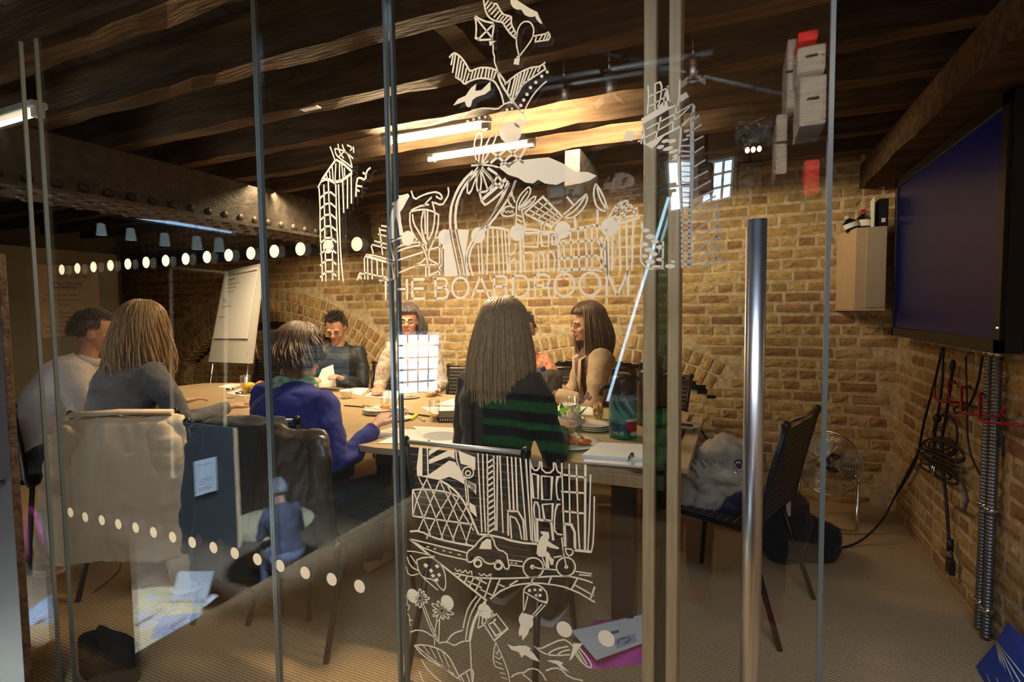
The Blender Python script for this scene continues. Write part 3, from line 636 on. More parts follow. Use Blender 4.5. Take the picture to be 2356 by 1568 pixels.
# manifestation dots
dotm = MB().add([(0, 0, 0)]+[(.0168*math.cos(-t*math.pi/10), 0, .0168*math.sin(-t*math.pi/10)) for t in range(20)], [(0, i+1, (i+1) % 20+1) for i in range(20)]).mesh('dot', FILM)
xs_u = [142, 178, 215, 254, 294, 336, 381, 427, 476, 526, 577, 631, 691, 755, 821]
for xx in xs_u:
    p = onY(xx, 620-.0867*(xx-142), G-.0006); pr_ = pane_l1 if p.x < -1.149 else pane_m
    if p.x < -2.143: pr_ = pane_l2
    link('dot', dotm, pr_, loc=(p.x-pr_.location.x, G-.0006-pr_.location.y-(.01 if pr_ is pane_l2 else 0), p.z-pr_.location.z))
for xx, yy in ((938, 548), (1023, 545), (1100, 541), (1190, 535), (1294, 529), (1402, 522), (950, 1370), (1029, 1385), (1115, 1405), (1210, 1428), (1298, 1447), (1395, 1468)):
    p = onY(xx, yy, GD-.0008); link('dot', dotm, door, loc=(p.x-door.location.x, -.0008, p.z-.01))
for xx, yy in ((162, 1178), (196, 1189), (234, 1196), (272, 1205), (312, 1213), (353, 1224), (397, 1235), (442, 1247), (491, 1259), (540, 1272), (592, 1286), (644, 1301), (702, 1317), (763, 1332), (827, 1348)):
    p = onY(xx, yy, G-.0006); pr_ = pane_l1 if p.x < -1.149 else pane_m
    link('dot', dotm, pr_, loc=(p.x-pr_.location.x, -.0006, p.z-.01))
# ---------------------------------------------------------------- the hall behind the camera (seen as reflections in the glass)
def vz(x, y, z): p = onZ(x, y, z); p.y = 2*G-p.y; return p
FL = -1.93
DARKW = mat('dark_hall_wall', (.05, .035, .025), .8, scale=3, var=.4)
HALLW = mat('hall_brick_wall', (.13, .075, .04), .9, scale=8, col2=(.20, .12, .06))
PLANK = mat('roof_plank', (.16, .075, .03), .6, scale=5, stretch=(5, .5, .5), col2=(.26, .13, .06))
SKY = mat('daylit_pane', (.8, .9, 1), .3, emis=(.62, .82, 1), es=14)
SKYL = mat('daylit_rooflight', (.8, .9, 1), .3, emis=(.38, .66, 1), es=5)
WHITEF = mat('white_frame', (.7, .7, .68), .5)
BLUEM = mat('blue_grey_metal', (.18, .24, .32), .35, metal=.6)
MB().box((-17, -7, FL-.1), (1.6, G-.03, FL)).build('floor', mat('hall_floor', (.10, .075, .05), .5, scale=4, var=.2), kind='structure')
MB().box((-2.75, .80, -.12), (-2.151, .90, -.001)).build('floor', CARPET, kind='structure')
MB().box((-17, -7.1, FL), (1.7, -7, 7)).build('wall_hall_end', HALLW, kind='structure')
MB().box((1.6, -7, FL), (1.7, -1.31, 7)).build('wall_hall_side', DARKW, kind='structure')
MB().box((-17.1, -7, FL), (-17, 1.2, 7)).build('wall_hall_far', DARKW, kind='structure')
MB().box((-17, G-.02, FL), (-3.6, G+.08, 4)).build('wall_hall_front', DARKW, kind='structure')
MB().box((-3.6, G, ZC+.06), (1.6, G+.1, 4.2)).build('wall_hall_front', DARKW, kind='structure')
MB().box((-3.6, G-.02, FL), (1.6, G+.08, -.13)).build('wall_hall_front', DARKW, kind='structure')
roof = MB(); slope = .42
RZ = lambda y: 3.3+slope*(1.2-y)
roof.add([(-17, 1.3, RZ(1.3)+.06), (1.7, 1.3, RZ(1.3)+.06), (1.7, -7.1, RZ(-7.1)+.06), (-17, -7.1, RZ(-7.1)+.06)], [(0, 3, 2, 1)])
roof_o = roof.build('ceiling_hall', DARKW, kind='structure')
x = -4.4
while x < 1.6:
    w = .17; b = MB(); y0, y1 = 1.25, -7.0
    b.add([(x+.005, y0, RZ(y0)), (x+w-.005, y0, RZ(y0)), (x+w-.005, y1, RZ(y1)), (x+.005, y1, RZ(y1)), (x+.005, y0, RZ(y0)+.03), (x+w-.005, y0, RZ(y0)+.03), (x+w-.005, y1, RZ(y1)+.03), (x+.005, y1, RZ(y1)+.03)], [(0, 3, 2, 1), (4, 5, 6, 7), (0, 1, 5, 4), (2, 3, 7, 6), (1, 2, 6, 5), (3, 0, 4, 7)])
    b.build('roof_plank', PLANK, roof_o); x += w
def rquad(name, pts, yv, m, label, cat, depth=.03, bars=0, group=None, hbars=0):
    P = [refl(a, b, yv) for a, b in pts]; r = thing(name, label, cat, tuple(P[3]), group=group)
    q = MB(); q.add(P+[p+Vector((0, -depth, 0)) for p in P], [(0, 1, 2, 3), (7, 6, 5, 4), (0, 4, 5, 1), (1, 5, 6, 2), (2, 6, 7, 3), (3, 7, 4, 0)]); q.build('pane', m, r, True)
    fr = MB(); w = .035
    for i in range(4): fr.tube([P[i]+Vector((0, .01, 0)), P[(i+1) % 4]+Vector((0, .01, 0))], w, 4, smooth=False)
    fr.build('frame', WHITEF, r, True)
    for i in range(1, bars):
        t = i/bars; MB().tube([P[0].lerp(P[1], t)+Vector((0, .015, 0)), P[3].lerp(P[2], t)+Vector((0, .015, 0))], .02, 4, smooth=False).build('glazing_bar', WHITEF, r, True)
    for i in range(1, hbars):
        t = i/hbars; MB().tube([P[0].lerp(P[3], t)+Vector((0, .015, 0)), P[1].lerp(P[2], t)+Vector((0, .015, 0))], .02, 4, smooth=False).build('glazing_bar', WHITEF, r, True)
    return r
YE = 2*G+6.9
rquad('hall_window', [(916, 766), (1014, 766), (1010, 900), (918, 908)], YE, SKY, 'dazzling daylit window reflected in the glass beside the black chair at the back', 'window', bars=4, hbars=5)
rquad('hall_window', [(1534, 372), (1596, 366), (1598, 480), (1540, 490)], YE, SKY, 'white sunlit window reflected left of the etched skyscraper', 'window', bars=2, hbars=2)
rquad('hall_window', [(1618, 376), (1690, 362), (1684, 456), (1612, 474)], YE, SKY, 'gable window reflected right of the etched skyscraper behind black speakers', 'window', bars=3, hbars=3)
rquad('hall_window', [(1262, 432), (1340, 428), (1342, 470), (1266, 476)], YE, mat('green_pane', (.2, .3, .3), .3, emis=(.25, .4, .42), es=1.6), 'dim greenish window reflected below the big etched cloud', 'window', bars=2)
rquad('hall_window', [(700, 790), (800, 792), (800, 880), (700, 880)], YE, mat('garden_pane', (.2, .3, .3), .3, emis=(.35, .50, .55), es=.8), 'window onto greenery reflected over the man in the black shirt', 'window', bars=5, hbars=5)
def rooflight(pts, label):
    P = []
    for a, b in pts:
        d = ray(a, b); # virtual roof: z = 3.3+slope*(yv-2G+1.2)
        t = (3.3+slope*(1.2-2*G)-.05-H)/(d[2]-slope*d[1]); v = Vector(d*t)+Vector((0, 0, H)); v.y = 2*G-v.y; P.append(v)
    r = thing('roof_light', label, 'skylight', tuple(P[0]))
    n = len(P); q = MB(); q.add(P+[p+Vector((0, 0, .03)) for p in P], [tuple(range(n)), tuple(range(2*n-1, n-1, -1))]+[(i, i+n, (i+1) % n+n, (i+1) % n) for i in range(n)]); q.build('pane', SKYL, r, True)
    fr = MB()
    for i in range(n): fr.tube([P[i], P[(i+1) % n]], .03, 4, smooth=False)
    fr.build('frame', STEEL, r, True)
def vquad(name, pts, yv, m, label, cat, **k): return rquad(name, pts, yv, m, label, cat, **k)
vquad('roof_light', [(232, 493), (400, 506), (536, 529), (536, 541)], 8.4, SKYL, 'long blue roof light reflected under the riveted girder', 'skylight')
vquad('roof_light', [(-30, 436), (52, 444), (66, 468), (-30, 462)], 8.4, SKYL, 'short pale blue roof light reflected at the left edge', 'skylight')
def pipe(a, b, yv, rad, label, name='lighting_pipe', m=None, yv2=None, grp=None):
    p, q = refl(*a, yv), refl(*b, yv2 or yv); r = thing(name, label, 'pipe', tuple(p), group=grp)
    MB().tube([p, q], rad, 10).build('pipe', m or BLUEM, r, True)
    for t in (.2, .6): c = p.lerp(q, t); dd = (q-p).normalized()*.04; MB().tube([c-dd, c+dd], rad*1.6, 10).build('clamp', BLACKMET, r, True)
    return r
pipe((1085, 214), (1640, 122), 5.2, .028, 'pale scaffold pipe carrying the stage spotlights, reflected above the lamps')
pipe((1085, 232), (1480, 168), 5.0, .02, 'thin pale pipe just under the spotlight pipe')
pipe((1362, 117), (1800, 218), 5.6, .02, 'pale pipe crossing the spotlight pipe at the oak jamb')
pipe((1180, 470), (1556, 424), 6.0, .02, 'upper of two pale tie rods reflected over the round printed disc')
pipe((1180, 486), (1556, 438), 6.0, .018, 'lower of two pale tie rods reflected over the round printed disc')
pipe((1280, 500), (1372, 345), 6.0, .018, 'short slanting pale rod reflected in front of the dark strut')
pipe((225, 560), (545, 596), 8.0, .07, 'thick blue pipe reflected above the easel at the left', m=mat('blue_pipe', (.10, .2, .34), .3))
def spot(px, py, yv, sc, label):
    p = refl(px, py, yv); r = thing('stage_spotlight', label, 'spotlight', tuple(p+Vector((0, 0, .35*sc))), group=None)
    k = sc
    MB().tube([p+Vector((0, 0, .34*k)), p+Vector((0, 0, .1*k))], .012*k, 8).build('hanger', CHROME, r, True)
    MB().lathe([(0, -.12*k), (.06*k, -.12*k), (.07*k, .05*k), (.05*k, .09*k), (0, .1*k)], 14, c=p).build('can', BRUSHED, r, True)
    for s_ in (-1, 1):
        mt = Matrix.Translation(p+Vector((s_*.08*k, 0, -.13*k)))@Matrix.Rotation(s_*.6, 4, 'Y')
        MB().cbox((-.05*k, -.06*k, -.004), (.05*k, .06*k, .004), .002, mt).build('barn_door', WHITEF, r, True)
spot(1298, 212, 5.1, 1.0, 'small chrome spotlight with white flaps, left one of the reflected row')
spot(1402, 198, 5.1, 1.1, 'twin flapped spotlight reflected just left of the oak jamb')
spot(1594, 158, 5.1, .9, 'chrome spotlight reflected at the top just right of the oak jamb')
spot(1172, 232, 5.1, .9, 'dim spotlight reflected behind the etched striped leaves')
# printed disc
p = refl(1426, 440, 6.3); DISC = mat('printed_disc', (.62, .64, .66), .6, scale=9, col2=(.05, .05, .06)); DISC.node_tree.nodes['Color Ramp'].color_ramp.elements[0].position = .5; DISC.node_tree.nodes['Color Ramp'].color_ramp.elements[1].position = .56
r = thing('printed_disc', 'round white disc with black leaf print hanging in the reflected hall', 'decoration', tuple(p))
MB().lathe([(0, 0), (.22, 0), (.22, .02), (0, .02)], 32, mtx=Matrix.Translation(p)@Matrix.Rotation(math.pi/2, 4, 'X')).build('disc', DISC, r, True)
MB().tube([p+Vector((0, 0, .2)), p+Vector((0, 0, 1.2))], .004, 5).build('wire', BLACKMET, r, True)
# archive boxes on the gallery shelf
BOXM = mat('white_cabinet', (.50, .49, .46), .6, scale=5, var=.08)
def rbox(px0, py0, px1, py1, yv, dep, name, m, label, cat, handle=True):
    a = refl(px0, py1, yv); b = refl(px1, py0, yv); r = thing(name, label, cat, ((a.x+b.x)/2, a.y, a.z))
    MB().cbox((a.x, a.y-dep, a.z), (b.x, a.y, b.z), .006).build('body', m, r, True)
    MB().cbox((a.x+.02, a.y, a.z+.02), (b.x-.02, a.y+.012, b.z-.02), .003).build('front_panel', m, r, True)
    if handle: MB().cbox(((a.x+b.x)/2-.04, a.y+.012, (a.z+b.z)/2), ((a.x+b.x)/2+.04, a.y+.022, (a.z+b.z)/2+.02), .002).build('handle', BLACKMET, r, True)
    return r
rbox(1838, 172, 1902, 292, 4.6, .5, 'storage_box', BOXM, 'lower large white box of the reflected stack at the door edge', 'box')
rbox(1834, 100, 1900, 170, 4.6, .5, 'storage_box', BOXM, 'upper white box of the reflected stack, red carton on top', 'box')
rbox(1836, 68, 1882, 98, 4.6, .3, 'red_carton', mat('red_card', (.5, .02, .02), .6), 'red carton with white bars on top of the reflected white boxes', 'box', False)
rbox(1784, 262, 1812, 402, 5.2, .6, 'storage_box', BOXM, 'tall narrow white box reflected left of the box stack', 'box')
rbox(1810, 90, 1832, 250, 5.0, .6, 'storage_box', BOXM, 'pale slim box reflected behind the upper white box', 'box')
rbox(1850, 366, 1886, 450, 4.6, .2, 'red_bag', mat('red_cloth', (.45, .03, .02), .8), 'red bag hanging below the reflected white boxes', 'bag', False)
def speaker(px0, py0, px1, py1, yv, label):
    a = refl(px0, py1, yv); b = refl(px1, py0, yv); r = thing('hanging_speaker', label, 'speaker', ((a.x+b.x)/2, a.y, b.z+.3)); w = b.x-a.x
    MB().cbox((a.x, a.y-.3, a.z), (b.x, a.y, b.z), .02).build('cabinet', BLACKMET, r, True)
    MB().lathe([(0, .005), (w*.3, .01), (w*.36, 0)], 16, mtx=Matrix.Translation(((a.x+b.x)/2, a.y+.002, (a.z+b.z)/2))@Matrix.Rotation(-math.pi/2, 4, 'X')).build('cone', BLACKPL, r, True)
    MB().tube([((a.x+b.x)/2, a.y-.15, b.z), ((a.x+b.x)/2, a.y-.15, b.z+.35)], .015, 8).build('bracket', BLACKMET, r, True)
speaker(1606, 372, 1640, 438, 6.4, 'black hanging speaker reflected over the gable window')
speaker(1694, 366, 1756, 462, 6.4, 'larger black hanging speaker reflected left of the bare bulbs')
p = refl(1733, 345, 5.4); r = thing('wire_chandelier', 'tangled wire chandelier with three glowing bulbs reflected near the boxes', 'lamp', tuple(p+Vector((0, 0, .5))))
t_ = MB()
for i in range(14):
    a = random.uniform(0, 6.28); b_ = random.uniform(0, 6.28); q = [p+Vector((.16*math.cos(a+k*.9+b_), .14*math.sin(a+k*.7), .14+.10*math.sin(b_+k*1.3))) for k in range(6)]; t_.tube(q, .004, 4)
t_.build('wire_tangle', BLUEM, r, True); MB().tube([p+Vector((0, 0, .2)), p+Vector((0, 0, .6))], .006, 6).build('cord', BLACKMET, r, True)
BULB = mat('glowing_bulb', (1, .8, .5), .3, emis=(1, .62, .28), es=60)
for dx in (-.05, 0, .05): MB().ell(p+Vector((dx, 0, 0)), (.02, .02, .025), 10, 8).build('bulb', BULB, r, True)
# pendant shades over the sunken floor
SHADE = mat('pale_shade', (.6, .7, .68), .5, emis=(.5, .7, .75), es=.9)
for i, (px, py) in enumerate(((80, 512), (232, 527), (300, 538), (378, 550), (452, 558), (503, 562))):
    p = refl(px, py, 7.4); r = thing('pendant_shade', ('first', 'second', 'third', 'fourth', 'fifth', 'last')[i]+' from the left of six pale pendant shades reflected in a row', 'lamp', tuple(p+Vector((0, 0, .3))), group='pale pendant shades reflected in a row')
    MB().lathe([(.10, -.14), (.07, .12), (.02, .14)], 12, c=p).build('shade', SHADE, r, True); MB().tube([p+Vector((0, 0, .13)), p+Vector((0, 0, .6))], .006, 5).build('cord', BLACKMET, r, True)
# blue steel beam
a = refl(180, 650, 8.8); b = refl(372, 560, 8.8); r = thing('blue_steel_beam', 'dark blue bolted steel beam reflected above the blonde woman', 'beam', ((a.x+b.x)/2, a.y, a.z)); BB = mat('blue_steel', (.03, .06, .11), .4)
for z in (a.z, b.z-.06): MB().cbox((a.x-2, a.y-.2, z), (b.x, a.y, z+.06), .005).build('flange', BB, r, True)
MB().box((a.x-2, a.y-.12, a.z), (b.x, a.y-.09, b.z)).build('web', BB, r, True)
# bright slanting reflection of an edge, imitated by an added glowing rod
p, q = refl(1539, 455, 3.0), refl(1385, 968, 3.0)
r = thing('glowing_edge_line', 'thin bluish glowing rod standing in for a bright edge slanting across the coffee flasks in reflection', 'lamp', tuple(q))
MB().tube([p, q], .008, 12).build('tube', mat('edge_glow', (.8, .9, 1), .3, emis=(.45, .75, 1), es=9), r, True)
MB().tube([p, p+(p-q).normalized()*.03], .013, 12).build('end_cap', BLACKMET, r, True); MB().tube([q, q+(q-p).normalized()*.03], .013, 12).build('end_cap', BLACKMET, r, True)
# striped blanket on a rail
BLK = mat('blanket_black', (.02, .02, .02), .9); GRN = mat('blanket_green', (.04, .45, .16), .8, emis=None)
a = refl(1112, 905, 2.9); b = refl(1530, 1120, 2.9); r = thing('striped_blanket', 'black blanket with green stripes on a rail, reflected over the woman in black', 'blanket', (a.x, a.y, b.z))
bl = MB(); NXx, NZ = 30, 22; zt, zb = a.z, b.z
vs = [(a.x+(b.x-a.x)*i/NXx, a.y+.02*math.sin(i*.9)*(.3+j/NZ), zt+(zb-zt)*j/NZ-.03*(i/NXx)) for j in range(NZ+1) for i in range(NXx+1)]
for j in range(NZ):
    bl.cur = 1 if j in (1, 2, 3, 7, 8, 12, 13, 14) else 0
    for i in range(NXx): o = j*(NXx+1)+i; bl.f.append((o, o+NXx+1, o+NXx+2, o+1)); bl.m.append(bl.cur); bl.sm.append(True)
bl.v = [Vector(v) for v in vs]; bl.build('cloth', [BLK, GRN], r, True)
MB().tube([(a.x-.1, a.y-.02, zt+.01), (b.x+.1, a.y-.02, zt-.03)], .015, 10).build('rail', BLACKMET, r, True)
for xx in (a.x-.08, b.x+.08): MB().tube([(xx, a.y-.02, 0.0), (xx, a.y-.02, zt-.01)], .013, 8).build('post', BLACKMET, r, True)
# framed leaf, notice board panel
P = [refl(392, 616, 4.2), refl(520, 628, 4.2), refl(516, 1050, 4.2), refl(396, 1100, 4.2)]
r = thing('framed_glass_leaf', 'slim wooden frame of an open glass door reflected between the blonde woman and the easel', 'door frame', tuple(P[3]))
for i in range(4): MB().tube([P[i], P[(i+1) % 4]], .02, 4, smooth=False).build('rail', OAK, r, True)
a = refl(440, 1235, 3.4); b = refl(535, 985, 3.4); r = thing('dark_cupboard_door', 'dark cupboard door carrying a pinned white notice, reflected beside the cream jacket', 'cupboard door', (a.x, a.y, a.z))
MB().cbox((a.x-.2, a.y-.03, a.z), (b.x, a.y, b.z), .004).build('leaf', mat('dark_door', (.008, .011, .013), .4), r, True); MB().cbox((b.x, a.y-.03, a.z), (b.x+.012, a.y, b.z), .002).build('wood_edge', OAK, r, True)
P = [refl(444, 1062, 3.38), refl(495, 1050, 3.38), refl(497, 1128, 3.38), refl(448, 1142, 3.38)]
PRINTN = mat('notice_paper', (.75, .85, .92), .6)
r = thing('pinned_notice', 'white printed notice reflected on the dark door below the cream jacket sleeve', 'notice', tuple(P[3])); nn = Vector((0, .002, 0))
MB().add(P+[q-nn for q in P], [(0, 1, 2, 3), (7, 6, 5, 4), (0, 4, 5, 1), (1, 5, 6, 2), (2, 6, 7, 3), (3, 7, 4, 0)]).build('sheet', PRINTN, r, True)
tx = MB()
def lerp4(P, u, v): return P[0].lerp(P[1], u).lerp(P[3].lerp(P[2], u), v)
for v in (.12, .55, .62, .7, .78, .84):
    q = [lerp4(P, u, vv)+Vector((0, .002, 0)) for u, vv in ((.15, v), (.8, v), (.8, v+.025), (.15, v+.025))]; tx.add(q, [(0, 1, 2, 3)])
tx.build('print', GREYINK, r, True)
# round table on the sunken floor with things on it
ZT = -1.2
c0 = Vector((-4.62, 2*G-2.42, ZT)); RT = .64
rt = thing('round_cafe_table', 'round pale wood table on the lower floor holding the open laptop, reflected bottom left', 'table', (c0.x, c0.y, FL))
TW = mat('pale_bamboo', (.78, .66, .40), .35, scale=5, stretch=(1, 9, 1), var=.07)
MB().lathe([(0, ZT-.028), (RT-.005, ZT-.028), (RT, ZT-.022), (RT, ZT-.004), (RT-.004, ZT), (0, ZT)], 64, c=(c0.x, c0.y, 0)).build('tabletop', TW, rt, True)
MB().lathe([(.28, FL), (.28, FL+.02), (.04, FL+.05), (.035, ZT-.03)], 24, c=(c0.x, c0.y, 0)).build('pedestal', BLACKMET, rt, True)
def slab(name, label, cat, P, h, m, part='sheet', group=None, chrr=None):
    r = thing(name, label, cat, tuple(P[0]), group=group); up = Vector((0, 0, h)); n = len(P)
    A = sum((P[i].x*P[(i+1) % n].y-P[(i+1) % n].x*P[i].y) for i in range(n))
    Q = P if A > 0 else P[::-1]
    MB().add(list(Q)+[q+up for q in Q], [tuple(range(n-1, -1, -1)), tuple(range(n, 2*n))]+[(i, (i+1) % n, (i+1) % n+n, i+n) for i in range(n)]).build(part, m, r, True); return r
V = lambda *pts: [vz(a, b, ZT+.001) for a, b in pts]
LAPW = mat('white_laptop_shell', (.85, .88, .92), .3)
q = V((392, 1386), (474, 1386), (494, 1372), (412, 1372))
lr = slab('open_laptop', 'white laptop with its lid up on the far side of the reflected round table', 'laptop', q, .02, LAPW, 'base')
ax = q[1]-q[0]; ax.z = 0; ax.normalize(); L0, L1 = q[0].copy(), q[1].copy(); upv = Vector((0, 0, 1))
back = Vector((-ax.y, ax.x, 0)); back = back if (q[3]-q[0]).dot(back) > 0 else -back
lid = [L0+upv*.02, L1+upv*.02, L1+upv*.02+upv*.20+back*.12, L0+upv*.02+upv*.20+back*.12]; nn = back*.008
MB().add(lid+[k-nn for k in lid], [(0, 1, 2, 3), (7, 6, 5, 4), (0, 4, 5, 1), (1, 5, 6, 2), (2, 6, 7, 3), (3, 7, 4, 0)]).build('lid', LAPW, lr, True)
cmid = sum(lid, Vector())/4-nn*1.15; e = MB(); u2 = (lid[3]-lid[0]).normalized()
e.add([cmid+ax*(.02*math.cos(t*.628))+u2*(.02*math.sin(t*.628)) for t in range(10)]+[cmid-nn*.1+ax*(.02*math.cos(t*.628))+u2*(.02*math.sin(t*.628)) for t in range(10)], [tuple(range(10)), tuple(range(19, 9, -1))]); e.build('round_mark', mat('blue_mark', (.1, .3, .5), .3), lr, True)
slab('loose_sheet', 'white sheet sticking out from under the reflected laptop', 'paper', V((430, 1393), (470, 1396), (500, 1372), (480, 1366)), .0008, WHITEP)
nb = slab('spiral_notebook', 'open white spiral notebook with a pen, reflected on the round table', 'notebook', V((282, 1432), (330, 1451), (380, 1424), (332, 1405)), .012, WHITEP, 'pages')
k0, k1 = vz(305, 1436, ZT+.016), vz(356, 1413, ZT+.016); co = MB()
for i in range(16): c_ = k0.lerp(k1, i/15); co.tube([c_+Vector((.006*math.cos(t), .006*math.sin(t), .002)) for t in (0, 1.5, 3, 4.5)], .0015, 4)
co.build('spiral', BLACKMET, nb, True)
def pen(a, b, rad, m, label, m2=None):
    r = thing('pen', label, 'pen', tuple(a)); d = (b-a)
    MB().tube([a, a+d*.1, a+d*.85, b], [rad*.35, rad, rad, rad*.9], 10).build('barrel', m, r, True); MB().tube([a+d*.62, a+d*.98], rad*1.12, 10).build('cap', m2 or m, r, True); return r
pen(vz(310, 1438, ZT+.022), vz(350, 1418, ZT+.022), .005, BLACKPL, 'black pen lying on the reflected spiral notebook')
slab('laptop_sleeve', 'grey padded sleeve near the front edge of the reflected round table', 'sleeve', V((345, 1470), (352, 1450), (372, 1424), (380, 1420), (462, 1416), (466, 1424), (440, 1458), (430, 1464)), .018, mat('grey_felt', (.13, .15, .2), .9))
pen(vz(388, 1442, ZT+.03), vz(425, 1420, ZT+.03), .010, BRUSHED, 'thick silver pen lying on the grey sleeve')
ca = thing('charger_cable', 'coiled white charger cable with plug left of the reflected laptop', 'cable', tuple(vz(370, 1390, ZT)))
pts = [vz(372+22*math.cos(t*.55)+t*.4, 1398+14*math.sin(t*.55)-t*.2, ZT+.008+.0015*(t % 5)) for t in range(40)]; MB().tube(pts, .0035, 6).build('cord', WHITEF, ca, True)
a = vz(345, 1378, ZT+.004); MB().cbox((a.x-.04, a.y-.03, ZT+.002), (a.x+.04, a.y+.03, ZT+.03), .006).build('adapter', LAPW, ca, True)
slab('grey_pouch', 'dark grey flat pouch under the glass on the reflected round table', 'pouch', V((262, 1392), (300, 1402), (312, 1398), (300, 1386), (262, 1380)), .012, mat('dark_felt', (.07, .07, .09), .9))
slab('computer_mouse', 'dark rounded mouse at the left of the reflected spiral notebook', 'mouse', V((262, 1456), (262, 1440), (275, 1438), (292, 1446), (294, 1453), (282, 1460)), .025, BLACKPL, 'shell')
def tumbler(c, rad, h, label, liquid=None, lh=.3, group=None, gm=None):
    r = thing('drinking_glass', label, 'glass', tuple(c), group=group)
    MB().lathe([(0, .004), (rad*.82, .004), (rad*.86, .0), (rad, h), (rad*.95, h), (rad*.80, .008), (0, .008)], 24, c=c).build('tumbler', gm or TUMBLER, r, True)
    rim = MB().tube([c+Vector((rad*.97*math.cos(t*math.pi/12), rad*.97*math.sin(t*math.pi/12), h)) for t in range(24)], .0012, 6, closed=True); rim.build('rim', mat_rim, r, True)
    if liquid: MB().lathe([(0, .009), (rad*.79, .009), (rad*(.80+.14*lh), h*lh), (0, h*lh)], 24, c=c).build('drink', liquid, r, True)
    return r
mat_rim = mat('glass_rim', (.75, .77, .76), .1, metal=.3)
tumbler(vz(297, 1412, ZT), .035, .10, 'empty glass standing on the reflected round table', gm=TUMBLER)
bk = slab('patterned_book', 'small blue and white patterned book at the table edge by the reflected man', 'book', V((94, 1478), (112, 1500), (150, 1488), (138, 1468)), .03, mat('patterned_cover', (.1, .3, .55), .5, scale=40, col2=(.8, .9, .8)), 'cover')
# second table and furniture further off on the sunken floor
c1 = vz(620, 1200, ZT); rt2 = thing('round_cafe_table', 'second round table further off on the lower floor beside the man in navy', 'table', (c1.x, c1.y, FL))
MB().lathe([(0, ZT-.028), (.5, ZT-.028), (.5, ZT), (0, ZT)], 48, c=(c1.x, c1.y, 0)).build('tabletop', TW, rt2, True); MB().lathe([(.28, FL), (.28, FL+.02), (.04, FL+.05), (.035, ZT-.03)], 24, c=(c1.x, c1.y, 0)).build('pedestal', BLACKMET, rt2, True)
PINK = mat('magenta_cloth', (.55, .03, .32), .8, scale=30, var=.2)
p = refl(80, 1215, 3.6)
r = thing('magenta_scarf', 'magenta scarf looped over a grey coat, reflected at the far left', 'scarf', (p.x, p.y, p.z-.5))
sc = MB(); sc.tube([p+Vector((-.19, 0, -.45)), p+Vector((-.17, .02, -.1)), p+Vector((-.12, .02, .2)), p+Vector((0, .02, .27)), p+Vector((.12, .02, .2)), p+Vector((.19, .02, 0)), p+Vector((.21, 0, -.2))], [.05, .055, .05, .04, .045, .05, .04], 12, ry=[.02]*7); sc.build('loop', PINK, r, True)
r = thing('hanging_coat', 'grey coat with black bag reflected inside the magenta scarf', 'coat', (p.x, p.y-.1, p.z-.6))
MB().tube([p+Vector((0, -.1, -.6)), p+Vector((.02, -.1, -.3)), p+Vector((0, -.1, .05)), p+Vector((0, -.1, .2))], [.2, .17, .15, .06], 14, ry=[.08]*4).build('coat', mat('grey_green_wool', (.12, .16, .16), .9, scale=20, var=.3), r, True)
MB().ell(p+Vector((.08, -.02, -.48)), (.2, .1, .16)).build('bag', BLACKPL, r, True)
MB().tube([p+Vector((0, -.1, .2)), p+Vector((0, -.1, .45))], .01, 6).build('hook', BLACKMET, r, True)
# wall-end door leaf at the left edge of the frame
a = onY(52, 1568, .83); b = onY(8, 580, .83)
r = thing('dark_door_leaf', 'dark metal faced door leaf with chipped wooden edge at the left border', 'door', (a.x-.3, .85, 0))
MB().cbox((a.x-.5, .84, .0), (a.x-.010, .856, b.z), .003).build('leaf', mat('gunmetal_face', (.05, .045, .045), .45, scale=5, var=.2), r, True)
MB().cbox((a.x-.010, .838, .0), (a.x-.002, .858, b.z), .002).build('wood_edge', TIMBER, r, True)
MB().tube([(a.x-.06, .84, .80), (a.x-.06, .79, .80), (a.x-.16, .79, .80)], .009, 8).build('lever', CHROME, r, True)
# ---------------------------------------------------------------- lamps between the joists
TUBE = mat('lamp_tube', (1, .9, .7), .3, emis=(1, .78, .47), es=26)
def batten(x0, x1, y, z, label, m=TUBE, L=True):
    r = thing('strip_lamp', label, 'lamp', ((x0+x1)/2, y, z))
    MB().cbox((x0-.05, y-.03, z+.02), (x1+.05, y+.03, z+.05), .004).build('housing', WHITEF, r, True)
    MB().tube([(x0, y, z), (x1, y, z)], .011, 10).build('tube', m, r, True)
    for xx in (x0-.03, x1+.03): MB().cbox((xx-.02, y-.018, z-.018), (xx+.02, y+.018, z+.03), .003).build('holder', WHITEF, r, True)
batten(-1.72, -1.18, 2.36, 2.238, 'glowing strip lamp between the joists, nearer of the two above the table')
batten(-1.66, -1.08, 2.72, 2.238, 'glowing strip lamp between the joists, farther of the two above the table')
batten(-3.55, -2.82, 1.30, 2.20, 'strip lamp hanging at the top left outside the girder', mat('lamp_tube_dim', (1, .9, .7), .3, emis=(1, .85, .6), es=3))
for (lx, ly, lw) in ((-1.25, 2.39, 1.2), (-1.1, 2.745, 1.3)): area('lamp_glow', (lx, ly, 2.275), Vector((.0, -.85, -.5)).to_track_quat('Z', 'Y').to_euler(), lw, .03, 46, (1, .80, .50))
r = thing('ceiling_tag', 'tiny white label plate on a joist left of the strip lamps', 'label', (-1.78, 1.90, 2.25)); MB().cbox((-1.83, 1.83, 2.243), (-1.73, 1.86, 2.249), .001).build('plate', WHITEP, r, True)
